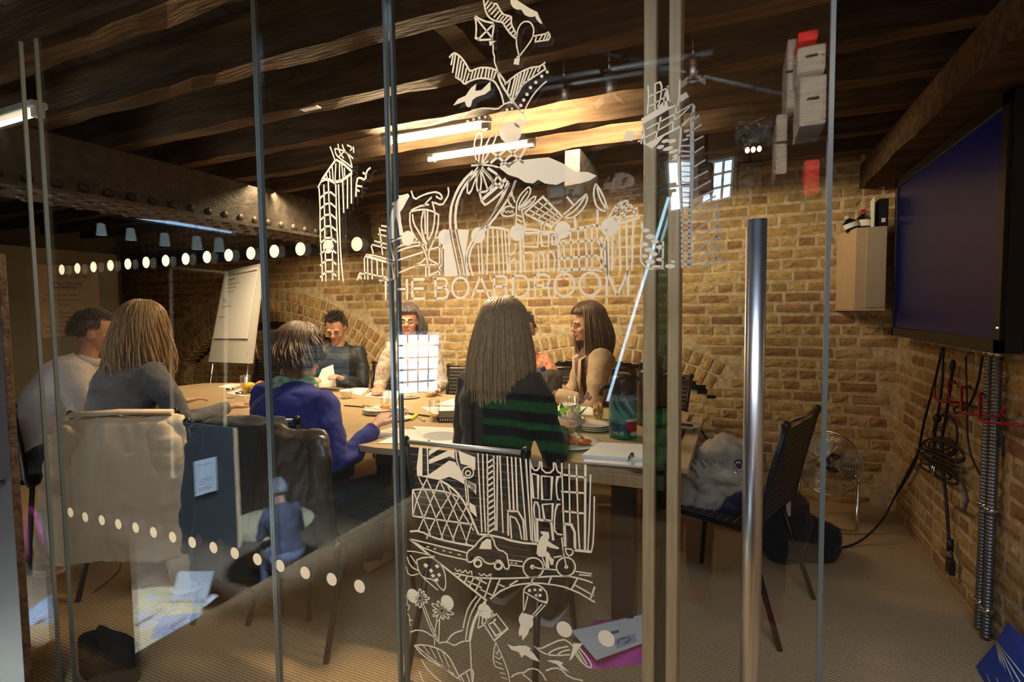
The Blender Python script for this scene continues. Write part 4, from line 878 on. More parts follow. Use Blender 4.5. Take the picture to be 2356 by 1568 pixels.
# ---------------------------------------------------------------- board table
TZ = .73
def pz(x, y, z=TZ): return onZ(x, y, z)
tb = thing('board_table', 'long pale wood boardroom table covered with papers and crockery', 'table', (-2, 2.5, 0))
top = [(-.38, 1.96), (-.25, 2.04), (-.24, 3.1), (-.32, 3.2), (-1.72, 3.22), (-3.1, 3.24), (-3.9, 3.2), (-4.25, 3.05), (-4.32, 2.75), (-4.1, 2.4), (-3.5, 2.12), (-2.48, 1.93), (-1.46, 1.83), (-.9, 1.88)]
MB().prism(top, TZ-.028, TZ).build('tabletop', BEECH, tb, True)
MB().prism([(-.45, 2.1), (-.45, 2.14), (-4.0, 2.6), (-4.0, 2.55)], TZ-.12, TZ-.028).build('apron', OAK, tb, True)
MB().cbox((-.60, 1.935, TZ-.075), (-.24, 1.975, TZ-.028), .003).build('edge_rail', OAK, tb, True)
MB().cbox((-.235, 2.08, TZ-.045), (-.165, 3.12, TZ-.02), .003).build('side_leaf', BEECH, tb, True)
for (xx, yy) in ((-.42, 2.12), (-.42, 3.05), (-2.2, 2.12), (-2.2, 3.08), (-3.9, 2.6), (-3.8, 3.1)): MB().cbox((xx-.045, yy-.045, 0), (xx+.045, yy+.045, TZ-.028), .004).build('leg', BLACKMET, tb, True)
# ---------------------------------------------------------------- chairs
def make_chair(label):
    t = thing('sling_chair', label, 'chair'); w = .23
    for s_ in (-1, 1):
        MB().tube([(s_*.235, .22, 0), (s_*.215, .18, .43)], .012, 8).build('leg', BLACKMET, t)
        MB().tube([(s_*.245, -.30, 0), (s_*.215, -.16, .43)], .012, 8).build('leg', BLACKMET, t)
        MB().tube([(s_*.215, .24, .435), (s_*.215, -.18, .425), (s_*.215, -.215, .47), (s_*.222, -.25, .66), (s_*.225, -.30, .87)], .0125, 10).build('side_rail', BLACKMET, t)
        MB().ell((s_*.226, -.302, .875), (.018, .018, .02), 10, 8).build('end_cap', BLACKMET, t)
    MB().tube([(-.222, -.302, .873), (.222, -.302, .873)], .0085, 10).build('top_bar', CHROME, t)
    st = MB()
    for k in range(11): y = -.17+k*.038; st.cbox((-.205, y, .433-.008*math.sin(k*.3)), (.205, y+.032, .439-.008*math.sin(k*.3)), .002)
    st.build('seat_webbing', BLACKPL, t, kind='stuff')
    sl = MB().cbox((-.215, -.003, -.0126), (.215, .003, .0126), .0025).mesh('back_slat', BLACKPL)
    for k in range(14):
        z = .485+k*.0275; y = -.215-.085*((z-.47)/.4)**1.2; link('back_slat', sl, t, loc=(0, y-.006, z), rot=(.18, 0, 0))
    return t
GR_ = 'black slatted chairs round the board table'
ch0 = make_chair('black slatted chair with chrome top bar, nearest the glass door'); ch0.location = (-.84, 1.80, 0); ch0.rotation_euler = (0, 0, .02); ch0['group'] = GR_
def chair(x, y, rz, label): return copy_tree(ch0, (x, y, 0), rz, label, GR_)
chair(-2.03, 1.80, .45, 'black chair near the glass holding the black coat')
chair(-1.62, 1.78, -.12, 'black chair of the woman in the blue jumper, brown jacket on its back')
chair(-2.72, 1.72, .5, 'black chair at the front left hidden under the cream jacket')
chair(-3.70, 1.46, .7, 'black chair of the man in the white shirt')
chair(-4.15, 3.32, math.pi-.2, 'empty black slatted chair in front of the flip chart')
chair(-2.72, 3.56, math.pi+.25, 'black slatted chair right of the man in the black shirt')
chair(-1.92, 3.5, math.pi+.22, 'empty black slatted chair in the middle of the far side')
chair(-1.36, 3.62, math.pi, 'black chair against the wall draped with a dark jacket')
chair(-.62, 3.50, math.pi-.5, 'black slatted chair of the woman in the beige blazer')
chair(-.03, 2.52, 1.22, 'black chair at the right end of the table heaped with coats')
chair(-6.55, 3.0, -1.6, 'black chair against the whiteboard at the far left')
ALU = mat('satin_aluminium', (.80, .78, .74), .38, metal=.7)
for o in [k for k in bpy.data.objects if k.parent == ch0 and k.name.startswith('top_bar')]:
    o.data = o.data.copy(); o.data.materials[0] = ALU
# ---------------------------------------------------------------- things on the table
def paper(label, pts, h=.001, z=TZ+.001, prints=None, name='paper', cat='paper', m=None, group=None):
    P = [pz(a, b, z) for a, b in pts]; r = slab(name, label, cat, P, h, m or WHITEP, group=group)
    if prints:
        tx = MB()
        for v in prints:
            q = [lerp4(P, u, vv)+Vector((0, 0, h+.0004)) for u, vv in ((.12, v), (.88, v), (.88, v+.035), (.12, v+.035))]
            e = (q[1]-q[0]).cross(q[2]-q[0]).z; tx.add(q if e > 0 else q[::-1], [(0, 1, 2, 3)])
        tx.build('print', GREYINK, r, True)
    return r
L_ = (.15, .25, .35, .45, .6, .7)
paper('thick stack of white paper with a pen on top beside the oak jamb', [(1338, 1058), (1500, 1068), (1500, 1034), (1380, 1028)], .022, name='paper_stack')
paper('second loose sheaf under the white paper stack', [(1342, 1066), (1500, 1078), (1500, 1070), (1345, 1058)], .008, z=TZ)
pen(pz(1444, 1057, TZ+.028), pz(1455, 1043, TZ+.028), .006, BRUSHED, 'silver and black pen lying on the white paper stack', BLACKPL)
paper('printed sheet nearest the glass seam at the left', [(828, 1003), (892, 1008), (950, 990), (905, 982)], prints=L_)
paper('open red-edged folder sheet in the middle foreground', [(868, 1020), (1000, 1021), (1000, 990), (940, 988)], .003)
rp = paper('sheet printed with a grey oval diagram in front of the woman in black', [(985, 1020), (1060, 1020), (1075, 985), (950, 980)], z=TZ+.005)
oc = [pz(1015+42*math.cos(t*.314), 1002+10*math.sin(t*.314), TZ+.0068) for t in range(20)]; MB().add(oc, [tuple(range(19, -1, -1))]).build('oval_print', GREYINK, rp, True)
paper('sheet just left of the woman in black', [(1000, 952), (1060, 952), (1060, 935), (968, 936)], prints=L_)
paper('tilted printed sheets right behind the woman in black', [(1000, 932), (1060, 935), (1065, 914), (1040, 918)], .004, prints=L_)
paper('white sheets in front of the man in the black shirt', [(790, 900), (830, 910), (850, 893), (800, 891)], .003)
paper('open notebook in front of the woman with glasses', [(838, 914), (915, 920), (922, 902), (856, 900)], .008, prints=L_, name='notebook', cat='notebook')
paper('white pages beyond the long-haired woman, right side', [(1268, 940), (1300, 957), (1372, 957), (1360, 938), (1300, 930)], .006)
paper('white pages under the fruit at the left end', [(520, 905), (560, 912), (600, 905), (560, 892)], .003)
paper('white sheet beside the juice glass at the far left end', [(500, 890), (530, 893), (560, 884), (530, 882)], .002)
# held sheet
a = Vector((0, 0, 0)); P = [onY(722, 892, 3.08), onY(774, 888, 3.06), onY(766, 838, 3.14), onY(741, 848, 3.16)]
r = thing('held_sheet', 'white sheet held up to read by the man in the black shirt', 'paper', tuple(P[0])); nn = Vector((0, .001, 0))
MB().add(P+[q+nn for q in P], [(0, 1, 2, 3), (7, 6, 5, 4), (0, 4, 5, 1), (1, 5, 6, 2), (2, 6, 7, 3), (3, 7, 4, 0)]).build('sheet', WHITEP, r, True)
def cup(px, py, label, sc=1, saucer=True, handle=True, hd=0):
    c = pz(px, py); z0 = TZ+(.012 if saucer else 0); r = thing('cup', label, 'cup', (c.x, c.y, z0)); k = sc
    MB().lathe([(0, 0), (.022*k, 0), (.024*k, .004), (.034*k, .02*k), (.043*k, .045*k), (.046*k, .06*k), (.043*k, .06*k), (.031*k, .02*k), (0, .008)], 28, c=(c.x, c.y, z0)).build('bowl', CHINA, r, True)
    if handle: MB().tube([Vector((c.x, c.y, z0))+Vector(((.042+.022*math.sin(t))*k*math.cos(hd), (.042+.022*math.sin(t))*k*math.sin(hd), (.035-.018*math.cos(t))*k)) for t in [math.pi*i/8 for i in range(9)]], .004, 8).build('handle', CHINA, r, True)
    return c
def plate(c, rad, label, z=TZ, n='plate', m=CHINA, cat='plate'):
    r = thing(n, label, cat, (c.x, c.y, z))
    MB().lathe([(0, .003), (rad*.6, .003), (rad*.62, 0), (rad*.7, .002), (rad, .011), (rad, .014), (rad*.7, .006), (0, .006)], 40, c=(c.x, c.y, z)).build('dish', m, r, True); return r
c = cup(917, 965, 'white cup on a saucer in the foreground, right at the glass seam'); plate(c, .075, 'saucer under the foreground cup at the glass seam', n='saucer', cat='saucer')
c = cup(941, 915, 'white cup with saucer in front of the woman with glasses', hd=1); plate(c, .075, 'saucer of the cup in front of the woman with glasses', n='saucer', cat='saucer')
cup(797, 916, 'white handleless bowl cup in front of the man in the black shirt', 1.0, False, False)
cup(1307, 955, 'white cup with handle right behind the bowl of greens', 1.1, False, True, 0)
cup(1252, 950, 'white cup half hidden behind the woman in black', 1.0, False, False)
c = pz(876, 950)
for i, q in enumerate(('lowest of three stacked side plates in the table middle', 'middle one of three stacked side plates in the table middle', 'topmost of three stacked side plates, with crusts and a knife')): plate(c, .105, q, TZ+i*.009)
r = thing('sandwich_crust', 'orange crust left on the topmost side plate', 'food', tuple(c+Vector((.02, 0, .035)))); cr = MB()
for i in range(5): cr.ell(c+Vector((.02+.018*i, random.uniform(-.01, .01), .040)), (.018, .014, .012), 8, 6)
cr.build('crumbs', mat('crust', (.75, .25, .05), .7, scale=60, var=.4), r, True, kind='stuff')
r = thing('table_knife', 'table knife resting across the topmost side plate', 'knife', tuple(c+Vector((-.1, 0, .03)))); MB().tube([c+Vector((-.14, .01, .036)), c+Vector((-.04, 0, .036)), c+Vector((.0, -.01, .036))], [.003, .004, .006], 8, ry=[.003, .002, .001]).build('blade', BRUSHED, r, True)
OJ = mat('orange_juice', (.9, .38, .02), .3); TEA = mat('amber_drink', (.55, .22, .03), .2)
tumbler(pz(886, 940)+Vector((0, 0, .028)), .030, .085, 'small empty tumbler standing on the stacked plates')
tumbler(pz(1000, 968), .030, .115, 'tall glass with a little amber drink left of the woman in black', TEA, .28)
tumbler(pz(1318, 955), .034, .115, 'empty clear glass on the pages in front of the beige blazer')
tumbler(pz(565, 900), .036, .12, 'glass of orange juice at the left end by the fruit', OJ, .5)
# highlighter, bits
pen(pz(946, 964, TZ+.008), pz(958, 954, TZ+.008), .010, mat('yellow_plastic', (.75, .8, .02), .3), 'yellow highlighter on the table beside the foreground cup', mat('yellow_cap', (.8, .85, .1), .3))
pen(pz(963, 958, TZ+.005), pz(977, 968, TZ+.005), .006, mat('clear_plastic', (.6, .6, .55), .2), 'pale capped pen lying right of the yellow highlighter')
pen(pz(985, 1012, TZ+.008), pz(998, 1022, TZ+.008), .004, BLACKPL, 'short black pen on the front sheets beside the woman in black')
pen(pz(790, 932, TZ+.004), pz(838, 936, TZ+.004), .004, BLACKPL, 'long black pen left of the stacked plates')
pen(pz(920, 948, TZ+.004), pz(1008, 960, TZ+.004), .005, BLACKPL, 'thin black cable-like pen right of the stacked plates')
pen(pz(1290, 944, TZ+.008), pz(1308, 948, TZ+.008), .006, mat('green_pen', (.03, .2, .12), .3), 'green pen lying on the pages behind the cup')
r = thing('black_box_case', 'flat black case with a white print line left of the woman in black', 'case', tuple(pz(1020, 968)))
P = [pz(1008, 972), pz(1062, 972), pz(1062, 955), pz(1010, 956)]; up = Vector((0, 0, .028)); MB().add(P+[q+up for q in P], [(3, 2, 1, 0), (4, 5, 6, 7), (0, 1, 5, 4), (1, 2, 6, 5), (2, 3, 7, 6), (3, 0, 4, 7)]).build('case', BLACKPL, r, True)
bw = MB()
for i in range(7): q = lerp4([P[0]+up*.75, P[1]+up*.75, P[1]+up*.35, P[0]+up*.35], .1+i*.1, 0)+Vector((0, -.002, 0)); bw.box((q.x, q.y-.001, q.z-.01), (q.x+.005, q.y, q.z))
bw.build('print', WHITEP, r, True, kind='stuff')
# fruit
FB = pz(588, 903); plate(FB, .12, 'wooden fruit dish left of the woman in blue', n='fruit_dish', m=BEECH, cat='dish')
for i, (dx, dy, dz, rr, cl, nm) in enumerate(((-.035, -.02, .045, (.048, .042, .038), (.75, .55, .03), 'yellow lemon at the front of the fruit dish'), (.03, .02, .05, (.04, .04, .04), (.8, .22, .03), 'orange behind the lemon in the fruit dish'), (.015, -.045, .035, (.03, .028, .027), (.28, .17, .05), 'brown kiwi fruit at the right of the lemon'), (.075, -.01, .045, (.04, .04, .038), (.65, .25, .04), 'orange-red peach nearest the blue jumper'))):
    c = FB+Vector((dx, dy, dz)); r = thing(nm.split()[1] if nm.split()[0] in ('yellow', 'brown', 'orange-red') else 'orange', nm, 'fruit', tuple(c)); MB().ell(c, rr, 18, 12).build('flesh', mat('fruit_skin', cl, .4, scale=30, var=.15), r, True); MB().tube([c+Vector((0, 0, rr[2]-.002)), c+Vector((.003, 0, rr[2]+.008))], .002, 6).build('stalk', BLACKPL, r, True)
for (px, py, q) in ((530, 915, 'wire jam jar rack left of the fruit dish'), (552, 925, 'second small glass jar near the grey sleeve')):
    c = pz(px, py); r = thing('glass_jar', q, 'jar', tuple(c)); MB().lathe([(0, 0), (.025, 0), (.028, .005), (.028, .05), (.022, .058)], 20, c=c).build('jar', TUMBLER, r, True); MB().lathe([(0, .07), (.024, .07), (.025, .058)], 20, c=c).build('lid', CHROME, r, True)
c = pz(548, 915, TZ+0)
# water bottle with blue stopper
c = pz(1247, 975); c = Vector((c.x, c.y+.02, TZ)); r = thing('swing_top_bottle', 'clear swing-top bottle with a blue ball stopper right of the woman in black', 'bottle', tuple(c))
MB().lathe([(0, 0), (.036, 0), (.038, .01), (.038, .13), (.030, .17), (.016, .22), (.014, .265), (.017, .27)], 28, c=c).build('bottle', TUMBLER, r, True)
MB().lathe([(0, .004), (.034, .004), (.034, .15), (0, .15)], 24, c=c).build('water', glass_mat('water', .08, (.85, .9, .9)), r, True)
MB().ell(c+Vector((0, 0, .287)), (.017, .017, .017)).build('stopper', mat('blue_stopper', (.02, .08, .45), .3), r, True)
MB().tube([c+Vector((.018, 0, .22)), c+Vector((.024, 0, .25)), c+Vector((.014, 0, .285)), c+Vector((-.014, 0, .285)), c+Vector((-.024, 0, .25)), c+Vector((-.018, 0, .22))], .0016, 6).build('wire_bail', CHROME, r, True)
# bowl with greens and wrappers
c = pz(1300, 985); r = thing('serving_bowl', 'oval white bowl of green garnish and paper wrappers', 'bowl', tuple(c))
MB().lathe([(0, .004), (.06, 0), (.085, .02), (.10, .055), (.094, .055), (.06, .012), (0, .01)], 32, c=c).build('bowl', CHINA, r, True)
def crumple(c, rx, ry, rz, m, nm, r, seed):
    b = MB().ell((0, 0, 0), (1, 1, 1), 14, 9); b.sm = [False]*len(b.f)
    b.v = [Vector((c.x+v.x*rx*(1+.5*noise.noise(v*2.3+Vector((seed, 0, 0)))), c.y+v.y*ry*(1+.5*noise.noise(v*2.7+Vector((0, seed, 0)))), c.z+v.z*rz*(1+.6*noise.noise(v*3+Vector((0, 0, seed)))))) for v in b.v]; return b.build(nm, m, r, True)
PARCH = mat('waxed_paper', (.62, .56, .42), .6); GREENL = mat('green_leaf', (.04, .22, .02), .5); LIME = mat('lime_wrap', (.3, .55, .05), .4)
crumple(c+Vector((-.03, -.03, .06)), .04, .035, .03, WHITEP, 'white_wrapper', r, 3); crumple(c+Vector((.05, -.02, .065)), .04, .035, .04, PARCH, 'paper_wrapper', r, 5); crumple(c+Vector((0, .02, .085)), .035, .02, .02, LIME, 'lime_wrapper', r, 8)
for i in range(12):
    a = random.uniform(0, 6.28); p = c+Vector((.07*math.cos(a), .06*math.sin(a), .065)); d = Vector((math.cos(a), math.sin(a), 1.1))*.045; s_ = Vector((-math.sin(a), math.cos(a), 0))*.014
    MB().add([p, p+d*.5+s_, p+d, p+d*.5-s_, p+d*.5+Vector((0, 0, -.004))], [(0, 1, 4), (1, 2, 4), (2, 3, 4), (3, 0, 4), (0, 3, 2, 1)]).build('leaf', GREENL, r, True)
for k in range(3): plate(pz(1368, 988), .085, ('bottom', 'middle', 'top')[k]+' one of three white plates stacked beside the coffee flask', TZ+k*.010)
c = pz(1314, 1022); pl = plate(c, .135, 'large round plate with leftover wraps in the right foreground')
r = thing('leftover_wraps', 'half-eaten wraps and brown paper on the large round plate', 'food', tuple(c+Vector((0, 0, .02))))
WRAP = mat('wrap_bread', (.62, .40, .20), .7, scale=30, var=.25); FILL_ = mat('filling', (.6, .2, .04), .6, scale=50, var=.6)
MB().add([c+Vector(q) for q in ((-.07, -.02, .02), (.05, -.05, .02), (.03, -.02, .045), (-.06, .03, .055), (-.07, -.02, .012), (.05, -.05, .012))], [(0, 1, 2, 3), (4, 5, 1, 0), (0, 3, 2, 1)]).build('bread', WRAP, r, True)
crumple(c+Vector((-.02, -.045, .022)), .05, .02, .014, FILL_, 'filling', r, 1); crumple(c+Vector((.06, -.01, .022)), .035, .025, .014, FILL_, 'filling', r, 9); crumple(c+Vector((-.1, .02, .05)), .03, .03, .035, WRAP, 'brown_paper', r, 12)
MB().tube([c+Vector((-.01, .03, .06)), c+Vector((.06, -.02, .04))], .006, 8, ry=[.002, .002]).build('knife', BRUSHED, r, True)
r = thing('brown_paper_bag', 'crumpled tan paper bag between the plates and the flask', 'bag', tuple(pz(1376, 965))); crumple(pz(1376, 965)+Vector((0, 0, .045)), .03, .03, .05, WRAP, 'bag', r, 21)
# flasks
FLB = mat('flask_black', (.02, .02, .022), .3, spec=.6); TEAL = mat('flask_teal', (.10, .27, .30), .35); TEALD = mat('flask_dark_teal', (.02, .10, .12), .35); REDP = mat('flask_red', (.5, .02, .06), .35); OFFW = mat('flask_white', (.62, .66, .66), .35)
def flask(c, rad, hh, label, art_=True):
    r = thing('coffee_flask', label, 'coffee flask', tuple(c)); z1 = hh*.70
    MB().lathe([(0, 0), (rad*.98, 0), (rad, .01), (rad, z1), (rad*.97, z1+.004)], 48, c=c).build('body', FLB, r, True)
    MB().lathe([(rad*.97, z1+.002), (rad*1.02, z1+.01), (rad*1.02, hh*.9), (rad*.9, hh*.96), (rad*.4, hh), (0, hh)], 40, c=c).build('lid', FLB, r, True)
    MB().tube([c+Vector((-rad*.9, 0, hh*.86)), c+Vector((-rad*.6, -.02, hh*1.06)), c+Vector((rad*.3, -.02, hh*1.10)), c+Vector((rad*.95, 0, hh*.95))], .009, 8).build('carry_handle', FLB, r, True)
    MB().tube([c+Vector((-rad*.9, -.03, hh*.80)), c+Vector((-rad*1.35, -.05, hh*.78)), c+Vector((-rad*1.45, -.055, hh*.66))], .011, 8).build('spout', FLB, r, True)
    if not art_: return
    view = math.atan2(-c.y, -c.x)
    def cyl(u, v, e=.0012):    # u: arc -1..1 across the visible half, v: 0..1 of body height
        a = view+u*1.25; return c+Vector(((rad+e)*math.cos(a), (rad+e)*math.sin(a), v*z1))
    def patch(name, m, outline, e=.0012, n=10):
        # outline: list of (v, u0, u1) rows
        b = MB(); vs = []
        for v, u0, u1 in outline: vs += [cyl(u0+(u1-u0)*i/n, v, e) for i in range(n+1)]
        b.add(vs, [(j*(n+1)+i, j*(n+1)+i+1, (j+1)*(n+1)+i+1, (j+1)*(n+1)+i) for j in range(len(outline)-1) for i in range(n)], True); b.build(name, m, r, True)
    patch('teal_wrap', TEAL, [(.35, -1.0, 1), (.6, -1, 1), (.8, -1, 1), (.985, -1, 1)])
    patch('teal_wrap', TEALD, [(.06, -1.0, .25), (.2, -1, .2), (.35, -1, .2)])
    patch('red_band', REDP, [(.17, .5, 1), (.22, .3, 1), (.30, .22, 1), (.40, .18, 1)], .002)
    patch('white_swirl', OFFW, [(.08, .6, 1), (.12, .42, 1), (.17, .5, 1)], .0022); patch('white_swirl', OFFW, [(.40, .18, 1), (.44, .16, 1), (.46, .2, 1)], .0022)
    for k, (u0, u1, v0, v1, m) in enumerate(((-.6, .1, .95, .45, TEALD), (-.3, .5, .98, .5, TEALD), (.1, .9, .95, .5, OFFW), (-.1, .7, .9, .42, TEALD), (-.9, -.4, .6, .3, OFFW), (-.8, -.2, .5, .22, TEALD))):
        w_ = .05+.03*(k % 2); patch('swirl', m, [(v0+(v1-v0)*t/8, u0+(u1-u0)*(t/8)**1.6-w_*math.sin(t/8*3.14)-.01, u0+(u1-u0)*(t/8)**1.6+w_*math.sin(t/8*3.14)+.01) for t in range(9)], .0018+.0002*k, 3)
    b = MB()
    for R_ in (.12, .08, .05):
        b.tube([cyl(-.45+R_*1.9*math.cos(t*.4), .33+R_*math.sin(t*.4), .003) for t in range(14)], .0008, 4)
    b.build('swirl_lines', TEALD, r, True)
    def text(s_, u0, v0, size, m):
        cu = bpy.data.curves.new('txt', 'FONT'); cu.body = s_; cu.size = size; cu.extrude = .0003; to = bpy.data.objects.new('t', cu); COL.objects.link(to); bpy.context.view_layer.update()
        dg = bpy.context.evaluated_depsgraph_get(); me = bpy.data.meshes.new_from_object(to.evaluated_get(dg)); bpy.data.objects.remove(to)
        for vv in me.vertices:
            x_, y_, z_ = vv.co; a = view+u0*1.25+x_/rad; p_ = c+Vector(((rad+.003+z_)*math.cos(a), (rad+.003+z_)*math.sin(a), v0*z1+y_))-r.location; vv.co = p_
        me.materials.clear(); me.materials.append(m); link('lettering', me, r)
    text('Hub Coffee Service', -.95, .86, .022, OFFW); text('HUB', -.55, .11, .024, OFFW)
    b = MB(); b.tube([cyl(-.82+.13*math.cos(t*.4488), .16+.085*math.sin(t*.4488), .0025) for t in range(14)], .0010, 5, closed=True); b.build('round_badge', OFFW, r, True)
c = pz(1430, 1008); FR = .064; flask(Vector((c.x, c.y+.03, TZ)), FR, .30, 'front black coffee flask printed with teal swirls and a red cup')
c = pz(1478, 985); flask(Vector((c.x+.02, c.y+.10, TZ)), FR, .30, 'plain black coffee flask standing behind the printed one', False)
# ---------------------------------------------------------------- easel, whiteboard
def T2(s_, p0, ex, ez, size, m, parent, bold=0):
    cu = bpy.data.curves.new('txt', 'FONT'); cu.body = s_; cu.size = size; cu.shear = .3; to = bpy.data.objects.new('t', cu); COL.objects.link(to); bpy.context.view_layer.update()
    dg = bpy.context.evaluated_depsgraph_get(); me = bpy.data.meshes.new_from_object(to.evaluated_get(dg)); bpy.data.objects.remove(to)
    for vv in me.vertices:
        x_, y_, _z = vv.co; wob = .08*size*math.sin(x_*60); vv.co = p0+ex*x_+ez*(y_+wob)-parent.location
    me.materials.clear(); me.materials.append(m); link('handwriting', me, parent)
def board(name, label, cat, P, th, m, part='board'):
    r = thing(name, label, cat, tuple(P[3])); n_ = (P[1]-P[0]).cross(P[3]-P[0]).normalized()*th
    if n_.y < 0: n_ = -n_
    MB().add(P+[q+n_ for q in P], [(0, 3, 2, 1), (4, 5, 6, 7), (0, 1, 5, 4), (1, 2, 6, 5), (2, 3, 7, 6), (3, 0, 4, 7)]).build(part, m, r, True); return r
P = [onY(517, 624, 3.60), onY(607, 604, 3.42), onY(578, 836, 3.22), onY(479, 832, 3.40)]
ez_ = thing('flip_chart_easel', 'white flip chart easel with a handwritten pad against the brick wall', 'easel', (P[3].x, P[3].y, 0))
PL = mat('white_board', (.72, .71, .68), .35)
n_ = Vector((.0, .02, 0)); MB().add(P+[q+n_ for q in P], [(0, 3, 2, 1), (4, 5, 6, 7), (0, 1, 5, 4), (1, 2, 6, 5), (2, 3, 7, 6), (3, 0, 4, 7)]).build('board', PL, ez_, True)
off = Vector((0, -.012, 0)); Q = [lerp4(P, u, v)+off for u, v in ((.06, .05), (.90, .05), (.86, .755), (.05, .745))]
Q2 = [q+Vector((0, .008, 0)) for q in Q]; MB().add(Q+Q2, [(0, 3, 2, 1), (4, 5, 6, 7), (0, 1, 5, 4), (1, 2, 6, 5), (2, 3, 7, 6), (3, 0, 4, 7)]).build('paper_pad', WHITEP, ez_, True)
C0, C1 = Q[0]+Vector((0, -.01, 0)), Q[1]+Vector((0, -.01, 0)); MB().tube([C0, C1], .012, 8).build('clamp_bar', PL, ez_, True)
ex = (Q[1]-Q[0]).normalized(); ezv = (Q[0]-Q[3]).normalized()
for s_, u, v, sz in (('Resources', .15, .10, .036), ('- use explicit nature & materials', .12, .17, .022), ('- needs a positive sensitive', .12, .23, .022), ('- some science Natural', .12, .29, .022), ('Issues', .1, .42, .036), ('Inspired by Nature', .1, .52, .026), ('"analysis of Zero"', .06, .68, .022)):
    T2(s_, lerp4(Q, u, v)+Vector((0, -.003, 0)), ex, ezv, sz*.9, INK, ez_)
for v in (.445, .12): a_ = lerp4(Q, .1, v)+Vector((0, -.003, 0)); MB().tube([a_, a_+ex*.10], .0012, 4).build('underline', INK, ez_, True)
for a_, b_ in ((lerp4(P, .1, .9), (P[3].x-.05, P[3].y-.1, 0)), (lerp4(P, .88, .9), (P[2].x+.05, P[2].y-.15, 0)), (lerp4(P, .5, .1)+Vector((0, .03, 0)), (P[3].x+.2, P[3].y+.5, 0))): MB().tube([a_+Vector((0, .012, 0)), b_], .012, 8).build('leg', CHROME, ez_, True)
# whiteboard wall and chart paper on the left
LW = mat('cream_board', (.36, .35, .27), .5, scale=2, var=.06)
P = [onX(60, 600, -6.1), onX(335, 600, -6.1), onX(335, 830, -6.1), onX(60, 860, -6.1)]
zt_, zb_ = 1.98, .25; y0_, y1_ = 1.6, onX(276, 700, -6.1).y
r = thing('cream_partition', 'tall cream partition board behind the man in the white shirt', 'partition', (-6.1, (y0_+y1_)/2, 0)); MB().cbox((-6.14, y0_, 0), (-6.1, y1_, zt_), .004).build('board', LW, r, True)
MB().cbox((-6.15, y1_, 0), (-6.09, y1_+.03, zt_+.02), .003).build('edge_post', STEEL, r, True)
P = [onX(82, 607, -6.08), onX(224, 612, -6.08), onX(235, 764, -6.08), onX(97, 778, -6.08)]
ck = thing('flip_chart_sheet', 'large handwritten chart sheet taped to the cream partition', 'paper', tuple(P[3])); nn = Vector((-.003, 0, 0))
SH = mat('chart_paper', (.72, .62, .48), .7); MB().add(P+[q+nn for q in P], [(0, 3, 2, 1), (4, 5, 6, 7), (0, 1, 5, 4), (1, 2, 6, 5), (2, 3, 7, 6), (3, 0, 4, 7)]).build('sheet', SH, ck, True)
ex = (P[1]-P[0]).normalized(); ezv = Vector((0, 0, 1)); wpx = (P[1]-P[0]).length
for s_, u, v, sz in (('Facts', .3, .07, .05), ('( Green Cleaning" /', .22, .17, .062), ("Home Cleaning\"", .2, .27, .058), ("Zen Cleanning", .2, .33, .05), ("- I clean with \"Zen\" I know", .06, .43, .038), ("am making as much care of my", .04, .50, .036), ("as I can", .3, .57, .04), ("ACP  - humour to - improve", .14, .68, .038), ("=    - confidence", .2, .74, .036), ("     - credit", .2, .80, .036), ("- personal   choice", .05, .86, .034), ("- unpredictable", .05, .93, .038), ("positive", .3, .975, .036)):
    T2(s_, lerp4(P, u, v)+Vector((.003, 0, 0)), ex, ezv, sz*wpx/.75, INK, ck)
ln = MB()
for v, u0, u1 in ((.19, .3, .7), (.29, .3, .7), (.32, .15, .7), (.085, .3, .5)): ln.tube([lerp4(P, u0, v)+Vector((.004, 0, 0)), lerp4(P, u1, v)+Vector((.004, 0, 0))], .0015, 4)
ln.build('underline', INK, ck, True, kind='stuff')
# ---------------------------------------------------------------- right hand side: box, screen, cables
MDF = mat('mdf', (.62, .44, .26), .6, scale=20, var=.05)
zb, zt = 1.315, 1.80; y1, y0 = YB-.01, 3.72; xb0 = onY(1922, 700, YB-.01).x; xf = onY(1966, 700, y0).x
bx = thing('wall_box', 'pale wooden wall box with bottles standing on it beside the screen', 'cupboard', ((xf+.93)/2, y0, zb))
a1, a2, b1 = onY(1922, 712, y1), onY(1966, 712, y0), onY(2036, 712, y0)
x2 = min(b1.x, .85)
MB().prism([(a1.x, y1), (a2.x, y0), (x2, y0), (x2+.06, y1)], zb, zt).build('carcass', MDF, bx, True)
MB().cbox((a2.x+.052, y0-.006, zb+.006), (x2, y0-.0005, zt-.004), .002).build('door_panel', mat('mdf_grey', (.50, .40, .28), .6, scale=20, var=.05), bx, True)
MB().prism([(a1.x-.004, y1), (a2.x-.004, y0-.004), (x2, y0-.004), (x2+.06, y1)], zb-.012, zb-.001).build('base_board', MDF, bx, True)
def bottle(x, y, z, h, col, label, foil, tilt=0):
    r = thing('wine_bottle', label, 'bottle', (x, y, z)); mt = Matrix.Translation((x, y, z))@Matrix.Rotation(tilt, 4, 'Y')
    MB().lathe([(0, 0), (.036, 0), (.037, h*.6), (.014, h*.75), (.013, h), (0, h)], 20, mtx=mt).build('bottle', mat('bottle_glass', (.01, .012, .01), .1), r, True)
    MB().lathe([(.0145, h*.80), (.015, h*1.005), (0, h*1.005)], 16, mtx=mt).build('foil', foil, r, True)
    MB().lathe([(.0378, h*.2), (.0378, h*.5)], 20, mtx=mt).build('label', WHITEP, r, True)
WF = mat('white_foil', (.6, .55, .5), .4); RF = mat('red_foil', (.4, .01, .02), .4)
p = onY(1962, 530, 3.85); bottle(p.x, 3.85, zt, .10, None, 'short dark bottle with white neck at the front of the wall box', WF, -.35)
